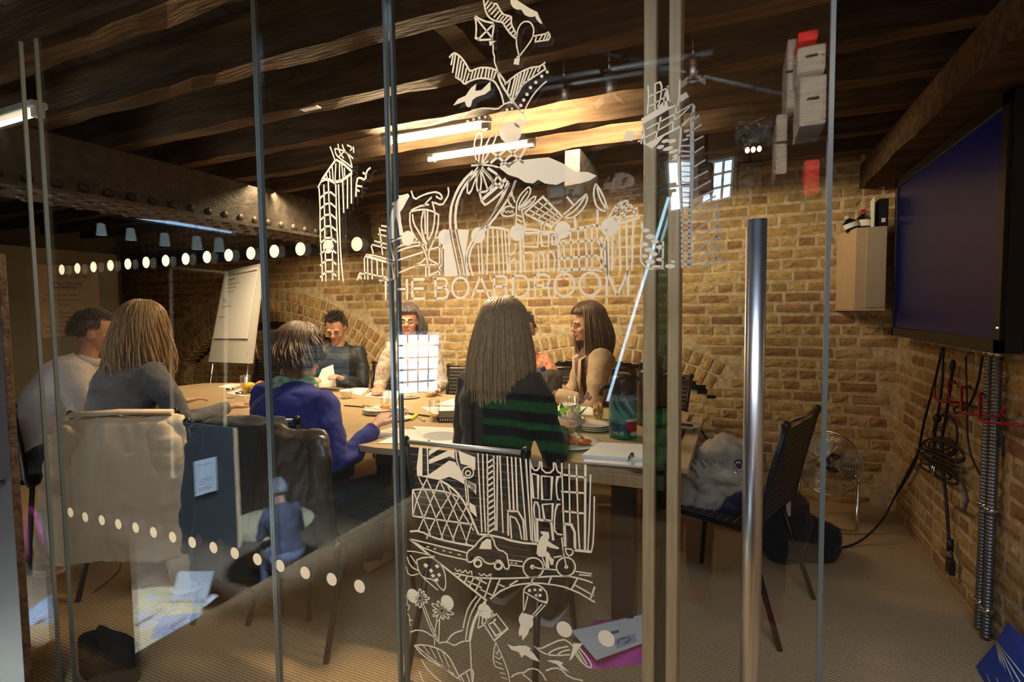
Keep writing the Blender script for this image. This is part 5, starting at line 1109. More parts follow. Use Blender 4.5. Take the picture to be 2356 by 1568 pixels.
p = onY(1986, 520, 3.88); bottle(p.x, 3.88, zt, .13, None, 'dark bottle with red neck in the middle of the wall box', RF)
p = onY(2004, 530, 3.8); q = onY(2016, 456, 3.8)
r = thing('folded_map', 'folded pale paper standing upright on the wall box', 'paper', (p.x, 3.8, zt)); MB().prism([(p.x, 3.75), (p.x+.006, 3.75), (p.x+.02, 3.9), (p.x+.012, 3.9)], zt, q.z).build('sheet', WHITEP, r, True)
r = thing('black_carton', 'tall black carton with a small white label beside the screen', 'box', (p.x+.06, 3.8, zt)); MB().cbox((p.x+.03, 3.77, zt), (p.x+.08, 3.9, q.z-.01), .003).build('carton', BLACKPL, r, True); MB().box((p.x+.045, 3.768, zt+.03), (p.x+.065, 3.7695, zt+.055)).build('white_label', WHITEP, r, True)
# screen: face plane x = XT
XT = .84; s0, s1 = onX(2050, 770, XT), onX(2298, 812, XT)
ya, ybk, zb_, zt_ = s1.y-.0, s0.y, 1.155, 2.06
tv = thing('wall_screen', 'large black flat screen hung on the right brick wall', 'screen', (XT+.05, (ya+ybk)/2, zb_))
MB().cbox((XT+.012, ya, zb_), (XT+.07, ybk, zt_), .006).build('housing', BLACKPL, tv, True)
bw = .05
for (u0, u1, v0, v1) in ((ya, ybk, zb_, zb_+bw), (ya, ybk, zt_-bw, zt_), (ya, ya+bw, zb_, zt_), (ybk-bw*.7, ybk, zb_, zt_)): MB().cbox((XT, u0, v0), (XT+.016, u1, v1), .003).build('bezel', BLACKMET, tv, True)
MB().box((XT+.008, ya+bw, zb_+bw), (XT+.013, ybk-bw*.7, zt_-bw)).build('display', mat('blue_black_display', (.002, .003, .02), .3, spec=.25, emis=(.0, .03, .5), es=.022), tv, True)
MB().ell((XT-.001, ya+.02, zb_+.09), (.002, .003, .003)).build('power_light', mat('green_led', (.1, 1, .3), emis=(.3, 1, .4), es=6), tv, True)
MB().cbox((XT+.07, ya+.3, zb_+.2), (XR-.012, ybk-.3, zt_-.2), .004).build('bracket', BLACKMET, tv, True)
# conduits
def conduit(px, label, z1=1.14):
    p = onX(px, 1000, XR-.03); r = thing('flexible_conduit', label, 'conduit', (XR-.03, p.y, 0)); b = MB(); pr = []; z = .02; i = 0
    while z < z1: pr += [(.0165, z), (.0165, z+.006), (.0135, z+.008), (.0135, z+.012)]; z += .014
    b.lathe(pr, 12, c=(XR-.032, p.y, 0)); b.build('hose', BRUSHED_D, r, True)
    for zz in (z1-.01, .52, .12): MB().lathe([(.017, zz), (.023, zz), (.023, zz+.018), (.017, zz+.018)], 14, c=(XR-.032, p.y, 0)).build('saddle', CHROME, r, True)
BRUSHED_D = mat('dull_zinc', (.22, .22, .23), .4, metal=.8)
conduit(2272, 'left one of two ribbed metal conduits on the right wall'); conduit(2290, 'right one of two ribbed metal conduits on the right wall')
def cable(pts, rad, label, X=XR-.03, name='cable', m=BLACKPL, extra=None):
    P = [onX(a, b, X-(k[0] if k else 0)) for a, b, *k in pts]; S_ = []
    for i in range(len(P)-1):
        p0, p1, p2, p3 = P[max(0, i-1)], P[i], P[i+1], P[min(len(P)-1, i+2)]
        for t in (0, .25, .5, .75): S_.append(.5*((2*p1)+(-p0+p2)*t+(2*p0-5*p1+4*p2-p3)*t*t+(-p0+3*p1-3*p2+p3)*t**3))
    S_.append(P[-1]); r = thing(name, label, 'cable', tuple(P[-1])); MB().tube(S_, rad, 8).build('cord', m, r, True); return r, P
cable([(2168, 800), (2150, 880), (2125, 975), (2113, 1040), (2095, 1085), (2060, 1140)], .006, 'black cable sweeping down left off the screen to the floor')
cable([(2170, 800), (2168, 880), (2158, 955), (2150, 1010), (2148, 1060)], .006, 'black cable hanging straight into the coil')
r, P = cable([(2192, 845), (2185, 900), (2176, 960), (2168, 1010), (2170, 1080), (2178, 1160), (2184, 1245), (2192, 1290)], .007, 'thick black monitor cable ending in a blue-grey plug')
MB().cbox((P[-1].x-.02, P[-1].y-.025, P[-1].z-.06), (P[-1].x+.005, P[-1].y+.025, P[-1].z+.01), .004).build('plug', BLACKPL, r, True); MB().cbox((P[-1].x-.015, P[-1].y-.012, P[-1].z-.07), (P[-1].x, P[-1].y+.012, P[-1].z-.06), .001).build('connector', CHROME, r, True); q = onX(2186, 1252, XR-.03); MB().tube([q+Vector((0, 0, .025)), q-Vector((0, 0, .03))], .014, 10).build('ferrite', BLACKPL, r, True)
MB().ell(onX(2192, 840, XR-.03), (.012, .012, .028)).build('strain_relief', BLACKPL, r, True)
cable([(2222, 820), (2225, 930), (2226, 1000), (2235, 1050), (2262, 1105)], .004, 'thin black cable curving down to the conduits')
cable([(2260, 820), (2250, 880), (2230, 930), (2200, 950), (2198, 935), (2240, 935), (2280, 945), (2302, 990), (2308, 1050)], .005, 'thin black cable looping over the red hooks')
r = thing('cable_coil', 'tangled black coil of cable hanging on the brick wall', 'cable', tuple(onX(2160, 1060, XR-.05)))
for k in range(9):
    cx_, cy_ = 2160+random.uniform(-14, 22), 1020+k*9; ra, rb = random.uniform(30, 46), random.uniform(14, 26)
    pts = [onX(cx_+ra*math.cos(t*.42), cy_+rb*math.sin(t*.42+.3*k), XR-.03-.006*(k % 5)) for t in range(15)]; MB().tube(pts, .0055, 6, closed=True).build('loop', BLACKPL, r, True)
pts = [onX(2175+28*math.cos(t*.42), 1000+48*math.sin(t*.42), XR-.03) for t in range(15)]; MB().tube(pts, .005, 6, closed=True).build('loop', BLACKPL, r, True)
MB().ell(onX(2156, 962, XR-.045), (.018, .022, .02)).build('knot', BLACKPL, r, True); MB().tube([onX(2150, 1070, XR-.05), onX(2147, 1096, XR-.05)], .012, 8).build('jack', CHROME, r, True)
REDM = mat('red_wire', (.42, .012, .02), .3)
def hook(pts, label):
    r = thing('red_wall_hook', label, 'hook', tuple(onX(*pts[0][:2], XR)), group='red bent wire hooks below the screen'); P = [onX(a, b, XR-d) for a, b, d in pts]; MB().tube(P, .006, 8).build('wire', REDM, r, True)
    MB().lathe([(0, 0), (.012, 0), (.012, .004), (0, .004)], 10, mtx=Matrix.Translation(P[0])@Matrix.Rotation(-math.pi/2, 4, 'Y')).build('fixing', REDM, r, True)
hook([(2198, 878, 0), (2184, 880, .05), (2182, 885, .09), (2184, 925, .09), (2225, 927, .02)], 'smallest and farthest red wire hook, behind the thick cable')
hook([(2232, 890, .0), (2213, 890, .06), (2212, 950, .1), (2300, 958, .03), (2312, 935, .05)], 'middle red wire hook left of the conduits')
hook([(2278, 904, .0), (2256, 905, .06), (2253, 965, .1), (2265, 970, .1), (2356, 978, .03)], 'largest red wire hook crossing the conduits')
hook([(2150, 880, 0), (2150, 900, .04), (2150, 915, .06), (2160, 922, .06), (2225, 927, .02)], 'leftmost red wire hook behind the hanging cables')
r = thing('metal_strap', 'small bent metal strap fixed to the wall under the coil', 'bracket', tuple(onX(2205, 1140, XR))); MB().tube([onX(2195, 1100, XR-.01), onX(2215, 1110, XR-.04), onX(2225, 1150, XR-.05), onX(2220, 1175, XR-.04), onX(2195, 1165, XR-.01)], .008, 6, ry=[.002]*5).build('strap', BRUSHED_D, r, True)
# floor cable
r = thing('floor_cable', 'black cable looping over the carpet from the chair to the right wall', 'cable', tuple(pz(1883, 1258, 0)))
F = [onX(2118, 1030, XR-.03), onX(2060, 1140, XR-.05), pz(2030, 1195, .12), pz(1985, 1240, .03), pz(1940, 1258, .006), pz(1883, 1258, .006), pz(1820, 1252, .006), pz(1760, 1232, .006), pz(1700, 1200, .006)]
S_ = []
for i in range(len(F)-1):
    p0, p1, p2, p3 = F[max(0, i-1)], F[i], F[i+1], F[min(len(F)-1, i+2)]
    for t in (0, .25, .5, .75): S_.append(.5*((2*p1)+(-p0+p2)*t+(2*p0-5*p1+4*p2-p3)*t*t+(-p0+3*p1-3*p2+p3)*t**3))
MB().tube(S_, .0055, 8).build('cord', BLACKPL, r, True)
r = thing('table_cable', 'black cable dropping from the right end of the table', 'cable', tuple(pz(1590, 978))); MB().tube([pz(1560, 975, TZ+.005), pz(1590, 978, TZ+.01), onY(1610, 985, 2.9), onY(1630, 1015, 2.85), onY(1638, 1060, 2.8)], .006, 8).build('cord', BLACKPL, r, True)
plate(pz(1580, 982), .07, 'white saucer at the right end of the table beyond the oak jamb', n='saucer', cat='saucer')
# fan
fc = onY(1905, 1065, 3.62); fb = pz(1945, 1200, 0)
fan = thing('floor_fan', 'chrome floor fan with a round wire guard against the right corner', 'fan', (fc.x, fc.y, 0)); fr_ = .19
ax_ = Vector((-.55, -.82, .15)).normalized(); mt = Matrix.Translation(fc)@ax_.to_track_quat('Z', 'Y').to_matrix().to_4x4()
for s_, nm in ((1, 'front_guard'), (-1, 'rear_guard')):
    b = MB()
    for i in range(15): rr = .03+(fr_-.03)*i/14; zz = .07*math.sqrt(max(0, 1-(rr/fr_)**2.4)); b.tube([mt@Vector((rr*math.cos(t*math.pi/18), rr*math.sin(t*math.pi/18), s_*zz)) for t in range(36)], .0013, 4, closed=True)
    for k in range(6): b.tube([mt@Vector((rr*math.cos(k*1.047), rr*math.sin(k*1.047), s_*.07*math.sqrt(max(0, 1-(rr/fr_)**2.4)))) for rr in (.02, .06, .1, .14, .17, fr_)], .002, 4)
    b.build(nm, CHROME, fan, True, kind='stuff')
MB().tube([mt@Vector((fr_*math.cos(t*math.pi/18), fr_*math.sin(t*math.pi/18), 0)) for t in range(36)], .005, 6, closed=True).build('rim_ring', CHROME, fan, True)
MB().lathe([(0, .08), (.035, .08), (.035, .075), (0, .074)], 20, mtx=mt).build('badge', BRUSHED, fan, True)
for k in range(3):
    b = MB(); a = k*2.094; vs = []
    for i in range(6):
        rr = .03+.135*i/5; w_ = .35+.25*math.sin(i/5*3); 
        for j in (0, 1): an = a+(w_ if j else -w_); vs.append(mt@Vector((rr*math.cos(an), rr*math.sin(an), .018*(1 if j else -1))))
    b.add(vs+[v+ax_*.002 for v in vs], [(2*i, 2*i+1, 2*i+3, 2*i+2) for i in range(5)]+[(12+2*i, 14+2*i, 15+2*i, 13+2*i) for i in range(5)], True).build('blade', BRUSHED, fan, True)
MB().lathe([(0, -.16), (.05, -.16), (.06, -.06), (.04, -.02), (0, -.02)], 24, mtx=mt).build('motor', BLACKMET, fan, True)
side = mt@Vector((.0, 0, -.05)); sx = Vector((ax_.y, -ax_.x, 0)).normalized()
for s_ in (1, -1):
    MB().tube([fc+sx*s_*.09-ax_*.05+Vector((0, 0, -.0)), fc+sx*s_*.17+Vector((0, 0, -.05)), Vector((fc.x, fc.y, .02))+sx*s_*.17, Vector((fc.x, fc.y, .012))+sx*s_*.15+ax_*.05, Vector((fc.x, fc.y, .012))+sx*s_*.02+ax_*.16], .0095, 8).build('stand_tube', CHROME, fan, True)
# bag with blue pattern lower right corner
c = pz(2335, 1560, 0); r = thing('patterned_carrier_bag', 'blue bag with white line pattern in the lower right corner', 'bag', (.84, 2.18, 0))
BLUEB = mat('blue_vinyl', (.01, .06, .38), .3); q0, q1, q2, q3 = onZ(2300, 1568, .0), onZ(2356, 1568, .0), onY(2356, 1470, 2.25), onY(2315, 1472, 2.3)
MB().add([Vector((.80, 2.0, 0)), Vector((.93, 2.02, 0)), Vector((.93, 2.42, 0)), Vector((.82, 2.36, 0)), Vector((.85, 2.04, .15)), Vector((.92, 2.06, .20)), Vector((.92, 2.40, .17)), Vector((.87, 2.34, .12))], [(3, 2, 1, 0), (4, 5, 6, 7), (0, 1, 5, 4), (1, 2, 6, 5), (2, 3, 7, 6), (3, 0, 4, 7)]).build('bag', BLUEB, r, True)
for (A_, B_, C_) in ((Vector((.80, 2.0, 0)), Vector((.85, 2.04, .15)), Vector((.82, 2.36, 0))), (Vector((.87, 2.34, .12)), Vector((.80, 2.0, 0)), Vector((.85, 2.04, .15))), (Vector((.80, 2.0, 0)), Vector((.93, 2.02, 0)), Vector((.92, 2.06, .20)))):
    n_ = (B_-A_).cross(C_-A_).normalized()*.003; n_ = n_ if n_.dot(Vector((-1, -1, .5))) > 0 else -n_
    for k in range(6): MB().tube([A_+n_, B_.lerp(C_, k/5)*.92+A_*.08+n_], .0022, 4).build('white_line', WHITEP, r, True)
# magenta tote on the floor with papers
c = [pz(1322, 1448, 0), pz(1352, 1540, 0), pz(1500, 1525, 0), pz(1480, 1425, 0)]
r = thing('magenta_folder_bag', 'magenta plastic folder bag lying on the carpet under the table end', 'bag', tuple(c[0])); PK = mat('magenta_plastic', (.60, .06, .40), .35, scale=12, var=.2, bump=.6, bscale=14)
def slump(c, h, m, nm, r, seed, z0=0.001, N_=12):
    vs = []; fs = []
    for j in range(N_+1):
        for i in range(N_+1):
            p = lerp4(c, i/N_, j/N_); e = min(i, j, N_-i, N_-j)/3; zz = z0+h*min(1, e)*(1+.5*noise.noise(Vector((p.x*9+seed, p.y*9, 0)))); vs.append(Vector((p.x, p.y, zz)))
    b = MB(); fs = [(j*(N_+1)+i, (j+1)*(N_+1)+i, (j+1)*(N_+1)+i+1, j*(N_+1)+i+1) for j in range(N_) for i in range(N_)]; b.add(vs, fs, True)
    return b.build(nm, m, r, True)
slump(c, .05, PK, 'bag', r, 2)
P = [pz(1315, 1452, .06), pz(1372, 1518, .06), pz(1482, 1478, .06), pz(1478, 1415, .06)]
r = slab('printed_brochure', 'white printed brochure lying on the magenta folder bag', 'brochure', P, .004, WHITEP); n_ = Vector((0, 0, .0052))
BLP = mat('blue_print', (.05, .2, .4), .5); w_ = [lerp4(P, u, v)+n_ for u, v in ((.62, .45), (.62, .85), (.92, .85), (.92, .45))]; fx = lambda q: q if (q[1]-q[0]).cross(q[2]-q[0]).z > 0 else q[::-1]
MB().add(fx(w_), [(0, 1, 2, 3)]).build('grey_panel', mat('grey_panel', (.5, .55, .6), .5), r, True)
MB().tube([lerp4(P, .77+.08*math.cos(t*.5), .62+.12*math.sin(t*.5))+n_+Vector((0, 0, .001)) for t in range(11)], .003, 5).build('blue_ring', BLP, r, True); MB().add(fx([lerp4(P, u, v)+n_ for u, v in ((.35, .35), (.35, .6), (.45, .6), (.45, .35))]), [(0, 1, 2, 3)]).build('blue_logo', BLP, r, True)
# thin cable on carpet left
r = thing('carpet_cord', 'thin tan cord lying on the carpet under the cream jacket', 'cord', tuple(pz(215, 1360, 0))); MB().tube([pz(215, 1362, .003), pz(250, 1335, .003), pz(275, 1310, .003), pz(282, 1280, .003)], .003, 6).build('cord', STEEL, r, True)
# black tote standing left foreground
c = pz(215, 1570, 0); c.y = max(c.y, 1.1); q = onY(205, 1466, c.y); r = thing('black_tote', 'black canvas tote bag standing by the glass at the bottom left', 'bag', (c.x, c.y, 0))
b = MB(); b.tube([(c.x, c.y, 0), (c.x, c.y, .12), (c.x, c.y, q.z*.8), (c.x-.02, c.y, q.z)], [.15, .15, .10, .05], 16, ry=[.06, .06, .03, .008], up=(0, 1, 0)); b.build('body', mat('black_canvas', (.01, .012, .018), .8), r, True)
MB().tube([(c.x-.06, c.y, q.z*.9), (c.x-.03, c.y, q.z+.05), (c.x+.03, c.y, q.z*.95)], .006, 6).build('strap', BLACKPL, r, True)
# ---------------------------------------------------------------- people
def remesh(mb, name, mats, parent, vox, smooth=2, fold=0, fs=9, seed=0, label=None, vert=1.7):
    me = mb.mesh('tmp', mats[:1]); o = bpy.data.objects.new('tmp', me); COL.objects.link(o)
    m = o.modifiers.new('r', 'REMESH'); m.mode = 'VOXEL'; m.voxel_size = vox; m.use_smooth_shade = True
    s = o.modifiers.new('s', 'SMOOTH'); s.iterations = smooth; s.factor = .5
    dg = bpy.context.evaluated_depsgraph_get(); me2 = bpy.data.meshes.new_from_object(o.evaluated_get(dg)); bpy.data.objects.remove(o); me2.name = name
    if fold:
        sd = Vector((seed*3.1, seed, seed*1.7)); nv = len(me2.vertices); co = np.empty(nv*3); me2.vertices.foreach_get('co', co); co = co.reshape(-1, 3); no = np.empty(nv*3); me2.vertices.foreach_get('normal', no); no = no.reshape(-1, 3)
        d = np.array([noise.noise(Vector((p[0]*fs*.8, p[1]*fs*.8, p[2]*fs*vert))+sd)+.5*abs(noise.noise(Vector((p[0]*fs*2, p[1]*fs*2, p[2]*fs*vert*1.9))+sd)) for p in co]); co = co+no*(d*fold)[:, None]; me2.vertices.foreach_set('co', co.ravel())
    me2.polygons.foreach_set('use_smooth', [True]*len(me2.polygons)); me2.update()
    me2.materials.clear()
    for k in mats: me2.materials.append(k)
    return link(name, me2, parent, label=label)
def ik(a, c, l1, l2, pole):
    d = c-a; L = d.length; L = min(L, (l1+l2)*.995); d.normalize(); c = a+d*L
    x = (l1*l1-l2*l2+L*L)/(2*L); h = math.sqrt(max(1e-6, l1*l1-x*x)); pl = (pole-a); pl = (pl-d*pl.dot(d)).normalized()
    return a+d*x+pl*h, c
def hand(mb, w, d, n, s=1, curl=.5, side=1):
    """w wrist, d direction, n palm normal; palm plus four fingers and a thumb"""
    d = d.normalized(); n = (n-d*n.dot(d)).normalized(); b = d.cross(n)*side
    mb.tube([w-d*.02, w+d*.02, w+d*.055, w+d*.085], [.024, .034, .040, .034], 10, ry=[.02, .016, .014, .011], up=n)
    for k, (off, L) in enumerate(((-.030, .062), (-.010, .072), (.011, .068), (.030, .053))):
        p = w+d*.075+b*off; q = [p-d*.03]; a = .12; q.append(p)
        for j, f in enumerate((.45, .32, .25)):
            a += curl*(.35+.2*j); p = p+(d*math.cos(a)-n*math.sin(a))*L*f+b*off*.06; q.append(p)
        mb.tube(q, [.0095, .0095, .009, .0085, .0072], 8)
    p = w+d*.025-b*.022; t = (d*.7-b*.75-n*.25).normalized(); mb.tube([p, p+t*.035, p+t*.055+d*.012, p+t*.062+d*.032], [.013, .012, .0105, .008], 8)
def head(mb, M):
    T = lambda x, y, z: M@Vector((x, y, z))
    def E(c, r): mb.ell((0, 0, 0), (1, 1, 1), 18, 12, M@Matrix.Translation(c)@Matrix.Diagonal((*r, 1)))
    E((0, -.008, .125), (.074, .093, .088)); E((0, .022, .075), (.062, .070, .078)); E((0, .042, .025), (.043, .045, .036)); E((0, .030, .060), (.058, .058, .055)); E((0, .075, .004), (.022, .020, .017))
    for s_ in (-1, 1):
        E((s_*.075, -.005, .085), (.009, .019, .031)); E((s_*.036, .068, .060), (.020, .020, .020)); E((s_*.028, .083, .108), (.026, .012, .008))
    mb.tube([T(0, .083, .105), T(0, .100, .085), T(0, .112, .064), T(0, .098, .055)], [.009, .011, .0145, .009], 8)
    for s_ in (-1, 1): mb.ell(T(s_*.012, .096, .060), (.009, .009, .008), 8, 6)
    mb.ell(T(0, .085, .036), (.024, .013, .007), 10, 6, None); mb.ell(T(0, .083, .026), (.020, .012, .007), 10, 6)
SKIN = mat('skin', (.62, .34, .23), .5, scale=12, var=.08); SKINR = mat('flushed_skin', (.58, .28, .18), .5, scale=12, var=.08)
EYEW = mat('eye_white', (.7, .68, .65), .2); IRIS = mat('iris', (.05, .04, .03), .2); LIP = mat('lips', (.45, .14, .12), .4)
BROWH = mat('brow_hair', (.05, .03, .02), .7)
def strandmat(name, c1, c2):
    m = mat(name, c1, .38, scale=60, stretch=(3, 3, .2), col2=c2, spec=.5, sheen=.2); return m
def human(label, loc, yaw, lean=.05, hy=0, hp=0, hr=0, tw=0, side_lean=0, skin=SKIN, top=None, topname='shirt', bottom=None, pants='trousers', handL=None, handR=None, hips_z=.55, sleeve=1.0, wide=1.0, stand=False, curlL=.5, curlR=.5, face=True, seed=1, scale=1, feet=None, knees=None, shoes=None, neck_up=0, head_off=(0, 0, 0), inflate=1.0, collar=None, group=None, palmL=(0, 0, 1), palmR=(0, 0, 1), skirt=False):
    r = thing('person', label, 'person', loc, yaw); r.scale = (scale,)*3
    hz = hips_z; Vv = Vector
    def sp(t): # spine from hips (0) to neck base (1)
        return Vv((side_lean*t*t, lean*t*(.55+.45*t)*1.0, hz+.53*t-abs(lean)**2*.35*t))
    tors = [(0, .165, .125), (.12, .168, .125), (.28, .148, .108), (.45, .145, .108), (.62, .160, .118), (.78, .172, .118), (.88, .165, .102), (.95, .11, .078), (1.0, .062, .06)]
    def torso(mb, g): mb.tube([sp(t) for t, a, b in tors]+[], [(a*wide+g) for t, a, b in tors], 20, ry=[b*(.5+.5*wide)+g for t, a, b in tors], up=(0, 1, .0))
    nb = sp(1.0); ns = sp(.9); shl = [Vv((s_*.165*wide, 0, -.005))+sp(.88) for s_ in (-1, 1)]
    HM = Matrix.Translation(nb+Vv((0, .012+.05*lean, .060+neck_up))+Vv(head_off))@Matrix.Rotation(hy, 4, 'Z')@Matrix.Rotation(-hp, 4, 'X')@Matrix.Rotation(hr, 4, 'Y')
    UA, FA = .285, .255
    tl = handL or Vv((-.2, .42, .76)); trg = handR or Vv((.2, .42, .76)); arms = []
    for s_, tg, pn in ((-1, tl, palmL), (1, trg, palmR)):
        sh = shl[0 if s_ < 0 else 1]; tg = Vv(tg); el, wr = ik(sh, tg, UA, FA, sh+Vv((s_*.20, -.14, -.6))); arms.append((sh, el, wr, pn))
    body = MB(); torso(body, -.006)
    body.tube([sp(.9), nb+Vv((0, 0, .01)), HM@Vv((0, -.012, .02)), HM@Vv((0, -.01, .07))], [.062, .054, .052, .05], 14)
    head(body, HM)
    for i, (sh, el, wr, pn) in enumerate(arms):
        body.tube([sp(.84), sh, sh.lerp(el, .3), el, el.lerp(wr, .35), wr], [.05, .052, .044, .036, .036, .024], 12)
        hand(body, wr, (wr-el), Vv(pn), curl=(curlL, curlR)[i], side=(1, -1)[i])
    legs = []
    for s_ in (-1, 1):
        hp_ = Vv((s_*.09, 0, hz-.02))
        if knees: kn = Vv(knees[0 if s_ < 0 else 1])
        else: kn = Vv((s_*.12, .43, hz-.03))
        if feet: an = Vv(feet[0 if s_ < 0 else 1])
        else: an = Vv((s_*.13, .40, .09))
        legs.append((hp_, kn, an))
        body.tube([hp_, hp_.lerp(kn, .4), kn, kn.lerp(an, .3), an], [.078, .07, .05, .05, .034], 12)
        body.tube([an+Vv((0, -.04, -.045)), an+Vv((0, .04, -.05)), an+Vv((0, .13, -.065))], [.032, .038, .032], 10, ry=[.035, .03, .02])
    bo = remesh(body, 'body', [skin], r, .0072, 1)
    if top:
        c = MB(); torso(c, .012*inflate)
        for (sh, el, wr, pn) in arms:
            e2 = el.lerp(wr, sleeve) if sleeve <= 1 else wr
            if sleeve > .35: c.tube([sp(.80), sh, sh.lerp(el, .3), el, el.lerp(wr, .35) if sleeve > .5 else e2, e2], [.07, .068*(.7+.3*wide), .061, .053, .050, .036], 12)
            else: c.tube([sp(.80), sh, sh.lerp(el, .6)], [.07, .066, .060], 12)
        remesh(c, topname, [top], r, .009, 2, .011*inflate, 8, seed)
    if bottom:
        c = MB()
        for hp_, kn, an in legs: c.tube([hp_+Vv((0, -.02, .02)), hp_.lerp(kn, .4), kn, kn.lerp(an, .4), an+Vv((0, 0, -.02))], [.105, .088, .068, .062, .055], 14)
        c.ell(Vv((0, -.02, hz)), (.175*wide, .135, .12)); remesh(c, pants, [bottom], r, .010, 2, .009, 8, seed+3)
    if shoes:
        for hp_, kn, an in legs:
            c = MB().tube([an+Vv((0, -.05, -.03)), an+Vv((0, .0, -.03)), an+Vv((0, .08, -.055)), an+Vv((0, .15, -.065)), an+Vv((0, .17, -.068))], [.036, .043, .044, .036, .014], 12, ry=[.04, .05, .034, .024, .012]); c.build('shoe', shoes, r)
            c = MB().tube([an+Vv((0, -.065, -.082)), an+Vv((0, .06, -.082)), an+Vv((0, .178, -.082))], [.036, .046, .03], 12, ry=[.008]*3); c.build('sole', WHITEF, r)
    if face:
        for s_ in (-1, 1):
            MB().ell((0, 0, 0), (1, 1, 1), 12, 8, HM@Matrix.Translation((s_*.031, .080, .091))@Matrix.Diagonal((.0135, .0105, .0075, 1))).build('eye', EYEW, r)
            MB().ell((0, 0, 0), (1, 1, 1), 10, 6, HM@Matrix.Translation((s_*.031, .0885, .089))@Matrix.Diagonal((.0055, .003, .0055, 1))).build('iris', IRIS, r)
            MB().tube([HM@Vv((s_*.012, .0935, .108)), HM@Vv((s_*.030, .096, .113)), HM@Vv((s_*.050, .084, .107))], [.003, .004, .002], 6).build('eyebrow', BROWH, r)
        MB().tube([HM@Vv((-.024, .086, .031)), HM@Vv((-.01, .0985, .0335)), HM@Vv((.01, .0985, .0335)), HM@Vv((.024, .086, .031))], [.002, .0055, .0055, .002], 8).build('lips', LIP, r)
    r['_hm'] = [v for row in HM for v in row]
    return r, HM, dict(nb=nb, sp=sp, arms=arms, legs=legs)
def hair(r, HM, m, style='short', length=.3, n=260, vol=1.0, seed=1, wave=0, fringe=0, part=0, name='hair'):
    rnd = random.Random(seed); b = MB(); Vv = Vector; c = Vv((0, -.012, .118)); R_ = Vv((.082, .103, .100))*vol
    # scalp cap
    vs = []; NA, NT = 28, 12; tmax = lambda a: (1.05 if style != 'short' else .95) if math.sin(a) > .55 else (1.5 if abs(math.sin(a)) <= .55 and math.sin(a) > -.1 else 2.05)
    for j in range(NT+1):
        for i in range(NA):
            a = 2*math.pi*i/NA; t = tmax(a)*j/NT; rr = 1+.035*noise.noise(Vv((math.cos(a)*3, math.sin(a)*3, t*3+seed))); vs.append(HM@(c+Vv((R_.x*math.sin(t)*math.cos(a), R_.y*math.sin(t)*math.sin(a), R_.z*math.cos(t)))*rr))
    b.add(vs, [(j*NA+i, (j+1)*NA+i, (j+1)*NA+(i+1) % NA, j*NA+(i+1) % NA) for j in range(NT) for i in range(NA)], True)
    for k in range(n):
        a = rnd.uniform(0, 2*math.pi)
        if style == 'short':
            t0 = rnd.uniform(0, tmax(a)*.98); q = []
            dirf = Vv((rnd.uniform(-.3, .3), .5, .4)) if t0 < 1 else Vv((0, -.4, -.6))
            p = c+Vv((R_.x*math.sin(t0)*math.cos(a), R_.y*math.sin(t0)*math.sin(a), R_.z*math.cos(t0))); nn = (p-c).normalized(); d = (nn*.55+dirf).normalized()
            L = rnd.uniform(.018, .034)*(1.2 if t0 < .9 else .7)
            b.tube([HM@(p-nn*.004), HM@(p+d*L*.5+nn*.003), HM@(p+d*L)], [.0042, .0035, .0006], 4); continue
        fr = math.sin(a) > .55
        tm = tmax(a)+(fringe if fr else 0); q = []; steps = 9
        lay = rnd.uniform(.98, 1.10)
        for i in range(steps+1):
            t = .12+(tm-.12)*i/steps; w_ = 1+.02*math.sin(t*9+a*3+k)
            if fr: aa = a+part*(i/steps)**1.5*(1 if math.cos(a) >= 0 else -1)*-.9
            else: aa = a
            q.append(c+Vv((R_.x*math.sin(t)*math.cos(aa), R_.y*math.sin(t)*math.sin(aa), R_.z*math.cos(t)))*lay*w_)
        q = [HM@x for x in q]
        if not fr and length > 0 and (math.sin(a) < .5):
            L = length*rnd.uniform(.75, 1.05); p = q[-1]; ph = rnd.uniform(0, 6.28); up = HM.to_3x3()@Vv((math.cos(a), math.sin(a), 0)); outw = Vv((up.x, up.y, 0))*rnd.uniform(.02, .10)
            # start the fall from the widest point so that it hangs outside the neck
            q = q[:7]; p = q[-1]; L += .05
            for i in range(1, 9):
                s_ = i/8; q.append(p+Vv((outw.x*math.sin(s_*2.4)*.5, outw.y*math.sin(s_*2.4)*.5-.01*s_, -L*s_))+Vv((math.cos(ph+s_*7), math.sin(ph+s_*6), 0))*wave*s_)
        rad = [.0025]+[.0046]*(len(q)-3)+[.0036, .0006]; b.tube(q, rad, 4)
    b.build(name, m, r)
def specs(r, HM, m):
    b = MB()
    for s_ in (-1, 1): b.tube([HM@Vector((s_*.031+.020*math.cos(t*.4488), .1035-.006*abs(math.cos(t*.4488)), .089+.013*math.sin(t*.4488))) for t in range(14)], .0016, 5, closed=True)
    b.tube([HM@Vector((-.011, .104, .093)), HM@Vector((0, .110, .095)), HM@Vector((.011, .104, .093))], .0014, 5)
    for s_ in (-1, 1): b.tube([HM@Vector((s_*.051, .095, .094)), HM@Vector((s_*.078, .05, .094)), HM@Vector((s_*.084, -.005, .09))], .0014, 5)
    b.build('glasses', m, r, kind='stuff')
def yaw_to(dx, dy): return math.atan2(-dx, dy)
DENIM = mat('dark_denim', (.03, .04, .07), .85, scale=60, var=.3); BLKC = mat('black_cloth', (.012, .012, .014), .85, sheen=.1, bump=.3, bscale=30)
GREYK = mat('grey_knit', (.15, .15, .155), .9, scale=50, var=.12, bump=.3, bscale=120, sheen=.15); BLUEK = mat('royal_blue_knit', (.012, .022, .20), .85, scale=40, var=.2, bump=.2, bscale=120, sheen=.1)
